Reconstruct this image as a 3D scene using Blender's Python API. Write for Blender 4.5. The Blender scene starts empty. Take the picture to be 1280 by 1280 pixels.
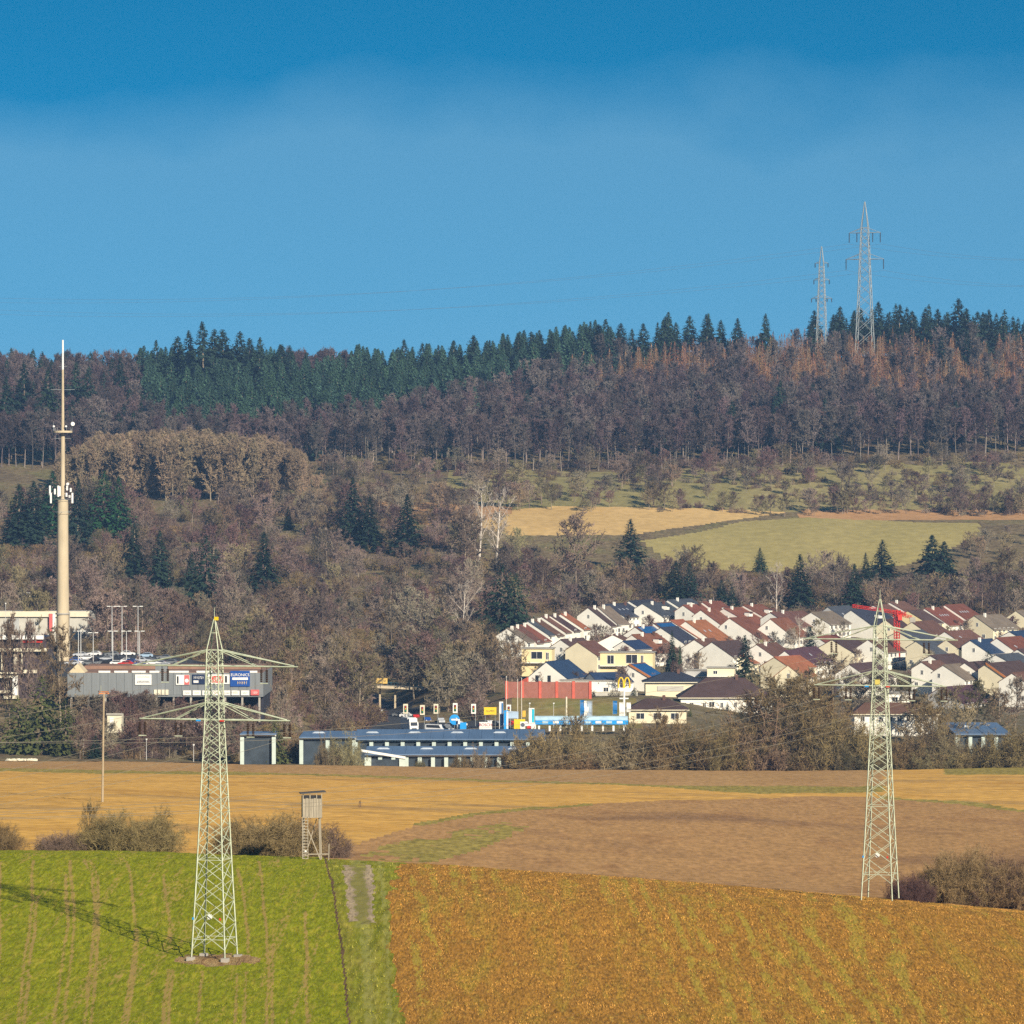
import bpy, math, random
import numpy as np
from mathutils import Vector, Matrix
R = math.radians
rnd = random.Random(7)
S = bpy.context.scene
COL = S.collection

# ------------------------------------------------------------------ camera, sky, sun, exposure
F = 5100.0            # focal length in pixels of the 1280 px photograph
CZ = 60.0             # camera height; the valley floor is near 0
cam = bpy.data.cameras.new('camera'); cam.sensor_width = 36.0; cam.lens = 36.0 * F / 1280.0
cam.clip_start = 1.0; cam.clip_end = 20000.0
camo = bpy.data.objects.new('camera', cam); COL.objects.link(camo)
camo.location = (0, 0, CZ); camo.rotation_euler = (R(90), 0, 0); S.camera = camo

SUN_EL = 25.5
SUN_H = Vector((0.482, -0.876))            # horizontal direction towards the sun
w = bpy.data.worlds.new('World'); S.world = w; w.use_nodes = True
nt = w.node_tree; nt.nodes.clear()
out = nt.nodes.new('ShaderNodeOutputWorld'); bg = nt.nodes.new('ShaderNodeBackground')
sky = nt.nodes.new('ShaderNodeTexSky'); sky.sky_type = 'NISHITA'; sky.sun_disc = False
sky.sun_elevation = R(SUN_EL); sky.sun_rotation = math.atan2(SUN_H.x, SUN_H.y)
sky.air_density = 1.0; sky.dust_density = 0.0; sky.ozone_density = 4.0; sky.altitude = 300
bg.inputs['Strength'].default_value = 0.075
tc = nt.nodes.new('ShaderNodeTexCoord')
# the dry winter air is deep blue almost down to the ridge: read the sky a little higher than the line of sight
lift = nt.nodes.new('ShaderNodeVectorMath'); lift.operation = 'MULTIPLY_ADD'
lift.inputs[1].default_value = (1, 1, 1.75); lift.inputs[2].default_value = (0, 0, 0.12)
nt.links.new(tc.outputs['Generated'], lift.inputs[0]); nt.links.new(lift.outputs[0], sky.inputs['Vector'])
hsv = nt.nodes.new('ShaderNodeHueSaturation'); hsv.inputs['Hue'].default_value = 0.484; hsv.inputs['Saturation'].default_value = 1.5
hsv.inputs['Value'].default_value = 0.86
nt.links.new(sky.outputs[0], hsv.inputs['Color'])
# thin veil of cloud
mp = nt.nodes.new('ShaderNodeMapping'); mp.inputs['Scale'].default_value = (9, 9, 15)
nt.links.new(tc.outputs['Generated'], mp.inputs[0])
nz = nt.nodes.new('ShaderNodeTexNoise'); nz.inputs['Scale'].default_value = 1.6; nz.inputs['Detail'].default_value = 5
nz.inputs['Roughness'].default_value = 0.5; nt.links.new(mp.outputs[0], nz.inputs['Vector'])
sep = nt.nodes.new('ShaderNodeSeparateXYZ'); nt.links.new(tc.outputs['Generated'], sep.inputs[0])
hgt = nt.nodes.new('ShaderNodeMapRange'); hgt.inputs['From Min'].default_value = 0.112; hgt.inputs['From Max'].default_value = 0.090
nt.links.new(sep.outputs['Z'], hgt.inputs['Value'])
hgt.clamp = False
madd = nt.nodes.new('ShaderNodeMath'); madd.operation = 'MULTIPLY_ADD'; madd.inputs[1].default_value = 2.2; madd.inputs[2].default_value = -1.2
nt.links.new(nz.outputs[0], madd.inputs[0])
mix1 = nt.nodes.new('ShaderNodeMath'); mix1.operation = 'ADD'; mix1.use_clamp = True
nt.links.new(madd.outputs[0], mix1.inputs[0]); nt.links.new(hgt.outputs[0], mix1.inputs[1])
veil = nt.nodes.new('ShaderNodeMath'); veil.operation = 'MULTIPLY'; veil.inputs[1].default_value = 0.30
nt.links.new(mix1.outputs[0], veil.inputs[0])
mx = nt.nodes.new('ShaderNodeMix'); mx.data_type = 'RGBA'
mx.inputs['B'].default_value = (3.1, 5.7, 7.4, 1)
nt.links.new(veil.outputs[0], mx.inputs['Factor']); nt.links.new(hsv.outputs[0], mx.inputs['A'])
nt.links.new(mx.outputs['Result'], bg.inputs['Color']); nt.links.new(bg.outputs[0], out.inputs[0])

sl = bpy.data.lights.new('sun', 'SUN'); sl.energy = 5.0; sl.angle = R(0.5); sl.color = (1.0, 0.89, 0.72)
so = bpy.data.objects.new('sun', sl); COL.objects.link(so)
ldir = Vector((-SUN_H.x * math.cos(R(SUN_EL)), -SUN_H.y * math.cos(R(SUN_EL)), -math.sin(R(SUN_EL))))
so.rotation_euler = ldir.to_track_quat('-Z', 'Y').to_euler(); so.location = (0, -50, 150)
S.view_settings.view_transform = 'Standard'; S.view_settings.look = 'None'
S.view_settings.exposure = 0.5; S.view_settings.gamma = 1.0
S.cycles.use_denoising = False          # keep the fine twigs; the photograph has grain of its own
S.cycles.max_bounces = 4; S.cycles.diffuse_bounces = 2; S.cycles.transparent_max_bounces = 4; S.cycles.volume_bounces = 0

# ------------------------------------------------------------------ helpers
def X(u, d): return (u - 640.0) * d / F
def Z(v, d): return CZ - (v - 640.0) * d / F
def px(d): return F / d

def tag(o, label=None, cat=None, group=None, kind=None):
    if label: o['label'] = label
    if cat: o['category'] = cat
    if group: o['group'] = group
    if kind: o['kind'] = kind
    return o

def empty(name, loc, rz=0.0, label=None, cat=None, group=None):
    o = bpy.data.objects.new(name, None); COL.objects.link(o); o.empty_display_size = 1
    o.location = loc; o.rotation_euler = (0, 0, rz)
    return tag(o, label, cat, group)

def obj(name, me, parent=None, loc=None):
    o = bpy.data.objects.new(name, me); COL.objects.link(o)
    if parent: o.parent = parent
    if loc is not None: o.location = loc
    return o

class MB:
    def __init__(s): s.v = []; s.f = []; s.m = []
    def face(s, pts, m=0):
        b = len(s.v); s.v.extend([tuple(p) for p in pts]); s.f.append(tuple(range(b, b + len(pts)))); s.m.append(m)
    def box(s, c, d, rz=0.0, m=0):
        cx, cy, cz = c; dx, dy, dz = d[0] / 2, d[1] / 2, d[2] / 2; b = len(s.v); ca, sa = math.cos(rz), math.sin(rz)
        for z in (-dz, dz):
            for x, y in ((-dx, -dy), (dx, -dy), (dx, dy), (-dx, dy)):
                s.v.append((cx + x * ca - y * sa, cy + x * sa + y * ca, cz + z))
        for q in ((0, 3, 2, 1), (4, 5, 6, 7), (0, 1, 5, 4), (1, 2, 6, 5), (2, 3, 7, 6), (3, 0, 4, 7)):
            s.f.append(tuple(b + i for i in q)); s.m.append(m)
        return s
    def tube(s, p0, p1, r0, r1, n=4, m=0, cap=True):
        p0 = Vector(p0); p1 = Vector(p1); d = (p1 - p0)
        if d.length < 1e-6: return s
        d.normalize(); a = d.orthogonal().normalized(); c = d.cross(a); b = len(s.v)
        for p, r in ((p0, r0), (p1, r1)):
            for i in range(n):
                t = 2 * math.pi * (i + .5) / n; s.v.append(tuple(p + a * (r * math.cos(t)) + c * (r * math.sin(t))))
        for i in range(n):
            j = (i + 1) % n; s.f.append((b + i, b + j, b + n + j, b + n + i)); s.m.append(m)
        if cap:
            s.f.append(tuple(b + n + i for i in range(n))); s.m.append(m)
            s.f.append(tuple(b + n - 1 - i for i in range(n))); s.m.append(m)
        return s
    def path(s, pts, rs, n=4, m=0):
        for i in range(len(pts) - 1): s.tube(pts[i], pts[i + 1], rs[i], rs[i + 1], n, m, cap=False)
        return s
    def prism(s, poly, y0, y1, m=0):          # polygon in x,z pushed along y
        b = len(s.v); n = len(poly)
        for y in (y0, y1):
            for x, z in poly: s.v.append((x, y, z))
        s.f.append(tuple(range(b, b + n))); s.m.append(m)
        s.f.append(tuple(range(b + 2 * n - 1, b + n - 1, -1))); s.m.append(m)
        for i in range(n):
            j = (i + 1) % n; s.f.append((b + j, b + i, b + n + i, b + n + j)); s.m.append(m)
        return s
    def mesh(s, name, mats):
        me = bpy.data.meshes.new(name); me.from_pydata(s.v, [], s.f)
        if not isinstance(mats, (list, tuple)): mats = [mats]
        for k in mats: me.materials.append(k)
        if len(mats) > 1: me.polygons.foreach_set('material_index', s.m)
        me.update(); return me
    def build(s, name, mat, parent=None, loc=None): return obj(name, s.mesh(name, mat), parent, loc)

def shade_smooth(me):
    me.polygons.foreach_set('use_smooth', [True] * len(me.polygons))

# ------------------------------------------------------------------ materials
MATS = {}
def mat(name, col, rough=0.85, var=0.12, scale=0.5, col2=None, bump=0.0, rand=0.0, spec=0.3, metal=0.0, stretch=(1, 1, 1), col3=None):
    if name in MATS: return MATS[name]
    m = bpy.data.materials.new(name); m.use_nodes = True; t = m.node_tree; b = t.nodes['Principled BSDF']
    b.inputs['Roughness'].default_value = rough; b.inputs['Metallic'].default_value = metal
    b.inputs['Specular IOR Level'].default_value = spec
    geo = t.nodes.new('ShaderNodeNewGeometry')
    mapn = t.nodes.new('ShaderNodeMapping'); mapn.inputs['Scale'].default_value = stretch
    t.links.new(geo.outputs['Position'], mapn.inputs[0])
    n = t.nodes.new('ShaderNodeTexNoise'); n.inputs['Scale'].default_value = scale; n.inputs['Detail'].default_value = 6; n.inputs['Roughness'].default_value = .6
    t.links.new(mapn.outputs[0], n.inputs['Vector'])
    ramp = t.nodes.new('ShaderNodeValToRGB'); e = ramp.color_ramp.elements
    c2 = col2 if col2 else tuple(min(1, c * (1 + var)) for c in col)
    c1 = col if col2 else tuple(c * (1 - var) for c in col)
    e[0].position = .36; e[1].position = .64; e[0].color = (*c1, 1); e[1].color = (*c2, 1)
    if col3:
        k = ramp.color_ramp.elements.new(.5); k.color = (*col3, 1)
    t.links.new(n.outputs['Fac'], ramp.inputs[0]); last = ramp.outputs[0]
    if rand:
        oi = t.nodes.new('ShaderNodeObjectInfo'); h = t.nodes.new('ShaderNodeHueSaturation')
        mr = t.nodes.new('ShaderNodeMapRange'); mr.inputs['To Min'].default_value = 1 - rand; mr.inputs['To Max'].default_value = 1 + rand
        t.links.new(oi.outputs['Random'], mr.inputs['Value']); t.links.new(mr.outputs[0], h.inputs['Value'])
        wn = t.nodes.new('ShaderNodeTexWhiteNoise'); wn.noise_dimensions = '1D'; t.links.new(oi.outputs['Random'], wn.inputs['W'])
        m2 = t.nodes.new('ShaderNodeMapRange'); m2.inputs['To Min'].default_value = .5 - rand * .07; m2.inputs['To Max'].default_value = .5 + rand * .07
        t.links.new(wn.outputs['Value'], m2.inputs['Value']); t.links.new(m2.outputs[0], h.inputs['Hue'])
        t.links.new(last, h.inputs['Color']); last = h.outputs[0]
    t.links.new(last, b.inputs['Base Color'])
    if bump:
        n2 = t.nodes.new('ShaderNodeTexNoise'); n2.inputs['Scale'].default_value = scale * 4; n2.inputs['Detail'].default_value = 4
        t.links.new(mapn.outputs[0], n2.inputs['Vector'])
        bp = t.nodes.new('ShaderNodeBump'); bp.inputs['Strength'].default_value = 1.0; bp.inputs['Distance'].default_value = bump
        t.links.new(n2.outputs['Fac'], bp.inputs['Height']); t.links.new(bp.outputs[0], b.inputs['Normal'])
    MATS[name] = m; return m

GALV = mat('galvanised_steel', (0.46, 0.50, 0.37), .6, .18, 1.5)
GALV_FAR = mat('weathered_far_steel', (0.30, 0.33, 0.33), .7, .10, 1.5)
DARKSTEEL = mat('dark_brown_insulator', (0.035, 0.02, 0.015), .5)
WHITE = mat('white_paint', (0.80, 0.79, 0.74), .7, .05)
REDP = mat('red_paint', (0.62, 0.045, 0.03), .5, .1)
BLUEP = mat('blue_paint', (0.02, 0.16, 0.42), .5, .1)
LBLUE = mat('bright_blue_sign', (0.015, 0.30, 0.72), .5, .05)
YEL = mat('yellow_sign', (0.80, 0.55, 0.02), .5, .05)
ORANGE = mat('orange_paint', (0.50, 0.19, 0.06), .6, .1)
BLACK = mat('black_plastic', (0.015, 0.015, 0.018), .5)
GLASS = mat('dark_window_glass', (0.03, 0.035, 0.045), .12, .1, spec=.5)
CONC = mat('weathered_concrete', (0.52, 0.43, 0.29), .9, .12, .35, bump=.02, stretch=(1, 1, .3))
CONC_D = mat('grey_concrete', (0.38, 0.35, 0.30), .9, .12, .35)
ASPH = mat('asphalt', (0.055, 0.057, 0.062), .85, .15, .3)
WOODP = mat('weathered_pole_wood', (0.36, 0.29, 0.19), .9, .15, 2, stretch=(4, 4, .3))
WOODG = mat('silvery_grey_boards', (0.34, 0.295, 0.225), .9, .18, 2.2, stretch=(5, 5, .4))
TWIG = mat('bare_twigs', (0.205, 0.16, 0.122), .95, .2, .35, rand=.55, spec=.05)
TWIG_G = mat('grey_brown_beech_twigs', (0.128, 0.102, 0.09), .95, .2, .08, rand=.4, spec=.05)
TWIG_P = mat('purple_brown_beech_twigs', (0.122, 0.084, 0.078), .95, .2, .08, rand=.4, spec=.05)
TWIG_T = mat('tan_poplar_twigs', (0.27, 0.20, 0.125), .95, .15, .1, rand=.18, spec=.05)
TWIG_R = mat('reddish_twigs', (0.17, 0.11, 0.088), .95, .2, .3, rand=.4, spec=.05)
TWIG_O = mat('olive_bush_twigs', (0.215, 0.155, 0.075), .95, .3, .8, rand=.22, spec=.05)
TWIG_Y = mat('tan_olive_twigs', (0.225, 0.175, 0.10), .95, .2, .35, rand=.5, spec=.05)
TWIG_W = mat('pale_birch_twigs', (0.42, 0.36, 0.30), .95, .1, .5, rand=.1, spec=.05)
LARCH = mat('rusty_larch_twigs', (0.31, 0.165, 0.085), .95, .2, .1, rand=.3, spec=.05)
BARK = mat('grey_brown_bark', (0.24, 0.19, 0.14), .95, .2, .6, rand=.3, spec=.05)
BARK_L = mat('pale_beech_bark', (0.21, 0.17, 0.145), .95, .2, .6, rand=.5, spec=.05)
NEEDLE = mat('dark_spruce_needles', (0.022, 0.040, 0.024), .9, .25, .5, rand=.35, spec=.1)
NEEDLE_G = mat('green_plantation_needles', (0.042, 0.082, 0.048), .9, .25, .15, rand=.35, spec=.1)
NEEDLE_B = mat('bright_green_needles', (0.024, 0.078, 0.030), .9, .25, .5, rand=.2, spec=.1)
NEEDLE_O = mat('olive_evergreen_leaves', (0.085, 0.095, 0.03), .9, .3, .5, rand=.2, spec=.1)

# ------------------------------------------------------------------ terrain heights
UC = np.array([-300, 0, 150, 300, 400, 480, 560, 640, 800, 960, 1120, 1280, 1560.])
VT = [  # depth, image row of the ground for each column above
 (430, 1069, 1070, 1071, 1076, 1078, 1082, 1086, 1091, 1101, 1113, 1126, 1140, 1160),
 (470, 1066, 1066, 1066, 1074, 1080, 1084, 1090, 1094, 1102, 1112, 1122, 1132, 1150),
 (520, 1050, 1050, 1052, 1062, 1070, 1074, 1078, 1083, 1092, 1100, 1104, 1104, 1110),
 (600, 1008, 1008, 1010, 1018, 1025, 1028, 1032, 1036, 1044, 1052, 1056, 1056, 1056),
 (700, 982, 982, 983, 988, 992, 996, 998, 1000, 1003, 1008, 1012, 1012, 1012),
 (800, 965, 965, 966, 970, 972, 974, 976, 978, 978, 979, 980, 980, 980),
 (900, 954, 953, 953, 956, 957, 958, 960, 962, 963, 964, 963, 960, 960),
 (940, 953, 953, 953, 956, 957, 958, 959, 960, 961, 962, 961, 958, 958),
 (1000, 935, 938, 940, 948, 950, 950, 950, 948, 948, 948, 948, 946, 946),
 (1060, 885, 885, 885, 905, 917, 919, 919, 920, 920, 920, 920, 918, 918),
 (1120, 833, 833, 833, 850, 895, 904, 905, 898, 898, 902, 900, 898, 898),
 (1150, 828, 828, 828, 845, 888, 899, 900, 873, 873, 893, 891, 889, 889),
 (1200, 818, 818, 818, 838, 872, 894, 885, 866, 866, 876, 876, 872, 872),
 (1250, 805, 805, 810, 828, 850, 890, 850, 850, 850, 860, 860, 858, 858),
 (1320, 790, 790, 795, 800, 822, 868, 826, 826, 828, 836, 838, 836, 836),
 (1400, 772, 772, 775, 780, 788, 820, 800, 802, 804, 808, 812, 812, 812),
 (1480, 752, 752, 755, 755, 758, 765, 768, 775, 780, 784, 788, 788, 788),
 (1560, 722, 722, 722, 722, 722, 724, 728, 732, 738, 742, 744, 744, 744),
 (1640, 690, 690, 690, 688, 690, 690, 692, 693, 697, 699, 700, 700, 700),
 (1720, 660, 660, 660, 655, 655, 655, 655, 657, 662, 664, 664, 664, 664),
 (1800, 637, 637, 635, 632, 632, 632, 632, 632, 634, 638, 640, 640, 640),
 (1880, 612, 612, 610, 606, 604, 602, 602, 602, 602, 604, 608, 610, 610),
 (1960, 588, 588, 588, 586, 586, 586, 586, 586, 584, 580, 576, 574, 574),
 (2060, 556, 556, 556, 556, 556, 556, 556, 555, 550, 545, 538, 538, 538),
 (2160, 528, 528, 526, 526, 526, 526, 526, 522, 508, 500, 492, 494, 496),
 (2260, 503, 503, 502, 500, 500, 500, 499, 486, 466, 458, 449, 453, 458),
 (2330, 500, 500, 500, 498, 498, 498, 496, 482, 460, 452, 445, 450, 455),
]
rows_d, rows_z = [], []
for d, z in ((-400, -4), (-60, -4), (0, -3.4), (60, -11.5), (130, -24), (210, -34), (280, -39.3), (318, -39.95), (357, -39.1), (390, -37.9)):
    rows_d.append(d); base = np.full(len(UC), float(z))
    if d == 357: base = np.interp(UC, [0, 270, 640, 1280], [-39.0, -39.08, -39.0, -39.3])
    if d == 390: base = np.interp(UC, [0, 430, 640, 1100, 1280], [-37.4, -37.4, -37.3, -38.3, -39.0])
    rows_z.append(base)
for r in VT:
    d = r[0]; vv = np.array(r[1:], float)
    if d == 430:
        d = 425
    rows_d.append(d); rows_z.append(-(vv - 640) * d / F)
last = rows_z[-1]
for d, dz in ((2500, -12), (2800, -40), (3600, -60), (6000, -60), (12000, -60)): rows_d.append(d); rows_z.append(last + dz)
rows_d = np.array(rows_d, float); rows_z = np.array(rows_z) + CZ

def pchip(x, y, xs):
    h = np.diff(x); hh = h.reshape([-1] + [1] * (y.ndim - 1)); dl = np.diff(y, axis=0) / hh
    m = np.zeros_like(y); a, b = dl[:-1], dl[1:]
    with np.errstate(divide='ignore', invalid='ignore'):
        hm = np.where(a * b > 0, 2 * a * b / (a + b), 0)
    m[1:-1] = hm; m[0] = dl[0]; m[-1] = dl[-1]
    i = np.clip(np.searchsorted(x, xs, side='right') - 1, 0, len(x) - 2)
    t = ((xs - x[i]) / h[i]); t = t.reshape([-1] + [1] * (y.ndim - 1)); hi = hh[i]
    return ((2 * t**3 - 3 * t**2 + 1) * y[i] + (t**3 - 2 * t**2 + t) * hi * m[i] + (-2 * t**3 + 3 * t**2) * y[i + 1] + (t**3 - t**2) * hi * m[i + 1])
DG = np.arange(-400, 12001, 4.0); UG = np.arange(-300, 1561, 20.0)
T1 = pchip(rows_d, rows_z, DG)                     # depth x column
TAB = pchip(UC, T1.T.copy(), UG).T                 # depth x fine column
def Hn(x, y):
    x = np.asarray(x, float); y = np.asarray(y, float)
    u = 640 + x * F / np.maximum(y, 150.0)
    fi = np.clip((y - DG[0]) / 4.0, 0, len(DG) - 1.001); i = fi.astype(int); fi = fi - i
    fj = np.clip((u - UG[0]) / 20.0, 0, len(UG) - 1.001); j = fj.astype(int); fj = fj - j
    return (TAB[i, j] * (1 - fi) + TAB[i + 1, j] * fi) * (1 - fj) + (TAB[i, j + 1] * (1 - fi) + TAB[i + 1, j + 1] * fi) * fj
def H(x, y): return float(Hn(x, y))
def on_ground(u, v, lo, hi, above=0.0):            # depth where the sight line through (u,v) is ABOVE metres over the ground
    ds = np.arange(lo, hi, 1.0); g = Z(v, ds) - Hn(X(u, ds), ds) - above
    k = np.nonzero(g <= 0)[0]
    return float(ds[k[0]]) if len(k) else float(hi)

nrg = np.random.default_rng(3)
def vnoise(x, y, s):                               # cheap value noise for vertex jitter and classification
    x = x / s; y = y / s; xi = np.floor(x).astype(int); yi = np.floor(y).astype(int); fx = x - xi; fy = y - yi
    fx = fx * fx * (3 - 2 * fx); fy = fy * fy * (3 - 2 * fy)
    def h(a, b):
        n = (a * 374761393 + b * 668265263) & 0x7fffffff; n = ((n ^ (n >> 13)) * 1274126177) & 0x7fffffff; return (n & 0xffff) / 65535.0
    return (h(xi, yi) * (1 - fx) + h(xi + 1, yi) * fx) * (1 - fy) + (h(xi, yi + 1) * (1 - fx) + h(xi + 1, yi + 1) * fx) * fy

def inpoly(u, v, poly):
    r = np.zeros(u.shape, bool); n = len(poly)
    for i in range(n):
        x0, y0 = poly[i]; x1, y1 = poly[(i + 1) % n]
        if y0 == y1: continue
        c = ((y0 > v) != (y1 > v)) & (u < (x1 - x0) * (v - y0) / (y1 - y0) + x0); r ^= c
    return r

def grid_regions(xs, ys, classify, jitter, names, attr=None):
    gx, gy = np.meshgrid(xs, ys); gz = Hn(gx, gy)
    if jitter: gz = gz + jitter * (vnoise(gx, gy, 1.3) - .5) + jitter * .6 * (vnoise(gx + 40, gy, .5) - .5)
    ny, nx = gx.shape; P = np.stack([gx, gy, gz], -1).reshape(-1, 3)
    cx = (gx[:-1, :-1] + gx[1:, 1:]) / 2; cy = (gy[:-1, :-1] + gy[1:, 1:]) / 2
    cl = classify(cx, cy).reshape(-1)
    idx = np.arange(ny * nx).reshape(ny, nx)
    Q = np.stack([idx[:-1, :-1], idx[:-1, 1:], idx[1:, 1:], idx[1:, :-1]], -1).reshape(-1, 4)
    A = attr(gx, gy).reshape(-1) if attr else None
    outo = {}
    for k, (nm, mt) in names.items():
        q = Q[cl == k]
        if not len(q): continue
        used, inv = np.unique(q, return_inverse=True); inv = inv.reshape(-1, 4)
        me = bpy.data.meshes.new(nm); n = len(inv)
        me.vertices.add(len(used)); me.vertices.foreach_set('co', P[used].reshape(-1))
        me.loops.add(n * 4); me.loops.foreach_set('vertex_index', inv.reshape(-1).astype(np.int32))
        me.polygons.add(n); me.polygons.foreach_set('loop_start', np.arange(0, n * 4, 4, dtype=np.int32))
        if A is not None:
            at = me.attributes.new('line', 'FLOAT', 'POINT'); at.data.foreach_set('value', A[used].astype(np.float32))
        me.materials.append(mt); me.update(calc_edges=True); me.validate(); shade_smooth(me)
        outo[nm] = tag(obj(nm, me), kind='structure')
    return outo

def field_mat(name, cols, scale, stretch, bump=0.1, fine=None, line=None, detail=8, fine_amt=.35, big=None):
    """crop or soil: a broad noise over three colours, fine speckle, optional wheel lines from the mesh attribute"""
    m = bpy.data.materials.new(name); m.use_nodes = True; t = m.node_tree; b = t.nodes['Principled BSDF']
    b.inputs['Roughness'].default_value = .95; b.inputs['Specular IOR Level'].default_value = .1
    g = t.nodes.new('ShaderNodeNewGeometry'); mp = t.nodes.new('ShaderNodeMapping'); mp.inputs['Scale'].default_value = stretch
    t.links.new(g.outputs['Position'], mp.inputs[0])
    n = t.nodes.new('ShaderNodeTexNoise'); n.inputs['Scale'].default_value = scale; n.inputs['Detail'].default_value = detail
    n.inputs['Roughness'].default_value = .62; n.inputs['Distortion'].default_value = .6
    t.links.new(mp.outputs[0], n.inputs['Vector'])
    rp = t.nodes.new('ShaderNodeValToRGB'); e = rp.color_ramp.elements; e[0].position = .3; e[1].position = .7
    e[0].color = (*cols[0], 1); e[1].color = (*cols[-1], 1)
    for i, c in enumerate(cols[1:-1]): k = e.new(.3 + .4 * (i + 1) / (len(cols) - 1)); k.color = (*c, 1)
    t.links.new(n.outputs['Fac'], rp.inputs[0]); last = rp.outputs[0]
    if big:
        nb = t.nodes.new('ShaderNodeTexNoise'); nb.inputs['Scale'].default_value = big[0]; nb.inputs['Detail'].default_value = 3; nb.inputs['Distortion'].default_value = 1.0
        mb = t.nodes.new('ShaderNodeMapping'); mb.inputs['Scale'].default_value = big[2]; t.links.new(g.outputs['Position'], mb.inputs[0]); t.links.new(mb.outputs[0], nb.inputs['Vector'])
        r2 = t.nodes.new('ShaderNodeMapRange'); r2.inputs['From Min'].default_value = big[3]; r2.inputs['From Max'].default_value = big[4]; t.links.new(nb.outputs['Fac'], r2.inputs['Value'])
        ml = t.nodes.new('ShaderNodeMath'); ml.operation = 'MULTIPLY'; ml.inputs[1].default_value = big[5]; t.links.new(r2.outputs[0], ml.inputs[0])
        mm = t.nodes.new('ShaderNodeMix'); mm.data_type = 'RGBA'; mm.inputs['B'].default_value = (*big[1], 1)
        t.links.new(ml.outputs[0], mm.inputs['Factor']); t.links.new(last, mm.inputs['A']); last = mm.outputs['Result']
    f = fine or (scale * 6)
    n2 = t.nodes.new('ShaderNodeTexNoise'); n2.inputs['Scale'].default_value = f; n2.inputs['Detail'].default_value = 3; t.links.new(mp.outputs[0], n2.inputs['Vector'])
    mr = t.nodes.new('ShaderNodeMapRange'); mr.inputs['From Min'].default_value = .3; mr.inputs['From Max'].default_value = .7
    mr.inputs['To Min'].default_value = 1 - fine_amt; mr.inputs['To Max'].default_value = 1 + fine_amt; t.links.new(n2.outputs['Fac'], mr.inputs['Value'])
    hs = t.nodes.new('ShaderNodeHueSaturation'); t.links.new(last, hs.inputs['Color']); t.links.new(mr.outputs[0], hs.inputs['Value']); last = hs.outputs[0]
    if line:
        at = t.nodes.new('ShaderNodeAttribute'); at.attribute_name = 'line'
        ad = t.nodes.new('ShaderNodeMath'); ad.operation = 'MULTIPLY_ADD'; ad.inputs[1].default_value = 2.2; ad.inputs[2].default_value = -1.1; t.links.new(n2.outputs['Fac'], ad.inputs[0])
        sm = t.nodes.new('ShaderNodeMath'); sm.operation = 'ADD'; t.links.new(at.outputs['Fac'], sm.inputs[0]); t.links.new(ad.outputs[0], sm.inputs[1])
        m3 = t.nodes.new('ShaderNodeMapRange'); m3.inputs['From Min'].default_value = .35; m3.inputs['From Max'].default_value = .75; t.links.new(sm.outputs[0], m3.inputs['Value'])
        m4 = t.nodes.new('ShaderNodeMath'); m4.operation = 'MULTIPLY'; m4.inputs[1].default_value = line[1]; t.links.new(m3.outputs[0], m4.inputs[0])
        mm = t.nodes.new('ShaderNodeMix'); mm.data_type = 'RGBA'; mm.inputs['B'].default_value = (*line[0], 1)
        t.links.new(m4.outputs[0], mm.inputs['Factor']); t.links.new(last, mm.inputs['A']); last = mm.outputs['Result']
    t.links.new(last, b.inputs['Base Color'])
    bp = t.nodes.new('ShaderNodeBump'); bp.inputs['Strength'].default_value = 1; bp.inputs['Distance'].default_value = bump
    t.links.new(n2.outputs['Fac'], bp.inputs['Height']); t.links.new(bp.outputs[0], b.inputs['Normal'])
    MATS[name] = m; return m

CROP = field_mat('young_winter_crop', [(0.185, 0.205, 0.005), (0.245, 0.26, 0.008), (0.36, 0.31, 0.026)], 1.5, (1, .14, 1), .03, fine=4.0, fine_amt=.35, line=((0.42, 0.27, 0.09), .8))
STUB = field_mat('orange_stubble', [(0.23, 0.105, 0.018), (0.44, 0.215, 0.034), (0.32, 0.155, 0.026), (0.48, 0.285, 0.045)], 2.0, (1, .14, 1), .10, fine=4.5, fine_amt=.42, detail=5,
                 big=(.45, (0.40, 0.31, 0.035), (1, .07, 1), .50, .70, .45), line=((0.42, 0.35, 0.045), .55))
VERGE = field_mat('verge_grass', [(0.16, 0.185, 0.012), (0.24, 0.235, 0.018), (0.34, 0.29, 0.045)], .7, (1, .1, 1), .06, fine=2.4, line=((0.33, 0.31, 0.085), .6))
FURROW = field_mat('bare_furrow_soil', [(0.10, 0.06, 0.03), (0.20, 0.12, 0.06)], 1.2, (1, .3, 1), .1)
PAVE = field_mat('worn_concrete_track', [(0.36, 0.27, 0.165), (0.48, 0.37, 0.23)], .8, (1, .15, 1), .03, line=((0.24, 0.215, 0.05), .95))
MOUND = field_mat('straw_and_soil', [(0.17, 0.09, 0.045), (0.36, 0.23, 0.10), (0.45, 0.33, 0.15)], 1.6, (1, .2, 1), .1)
BROWN = field_mat('brown_stubble_far', [(0.37, 0.195, 0.075), (0.50, 0.28, 0.108), (0.42, 0.235, 0.09)], .12, (1, .28, 1), .10, fine=1.1, fine_amt=.22,
                  big=(.02, (0.22, 0.12, 0.062), (1, .9, 1), .55, .68, .6))
OCHRE = field_mat('ochre_stubble_far', [(0.54, 0.28, 0.06), (0.76, 0.43, 0.10), (0.63, 0.34, 0.075)], .10, (.4, .5, 1), .10, fine=1.0, fine_amt=.22,
                  big=(.03, (0.34, 0.22, 0.10), (.35, 1.6, 1), .52, .66, .6))
TANB = field_mat('tan_strip_far', [(0.44, 0.25, 0.095), (0.54, 0.32, 0.125)], .06, (1, .3, 1), .10, fine=.8, fine_amt=.2)
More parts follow.
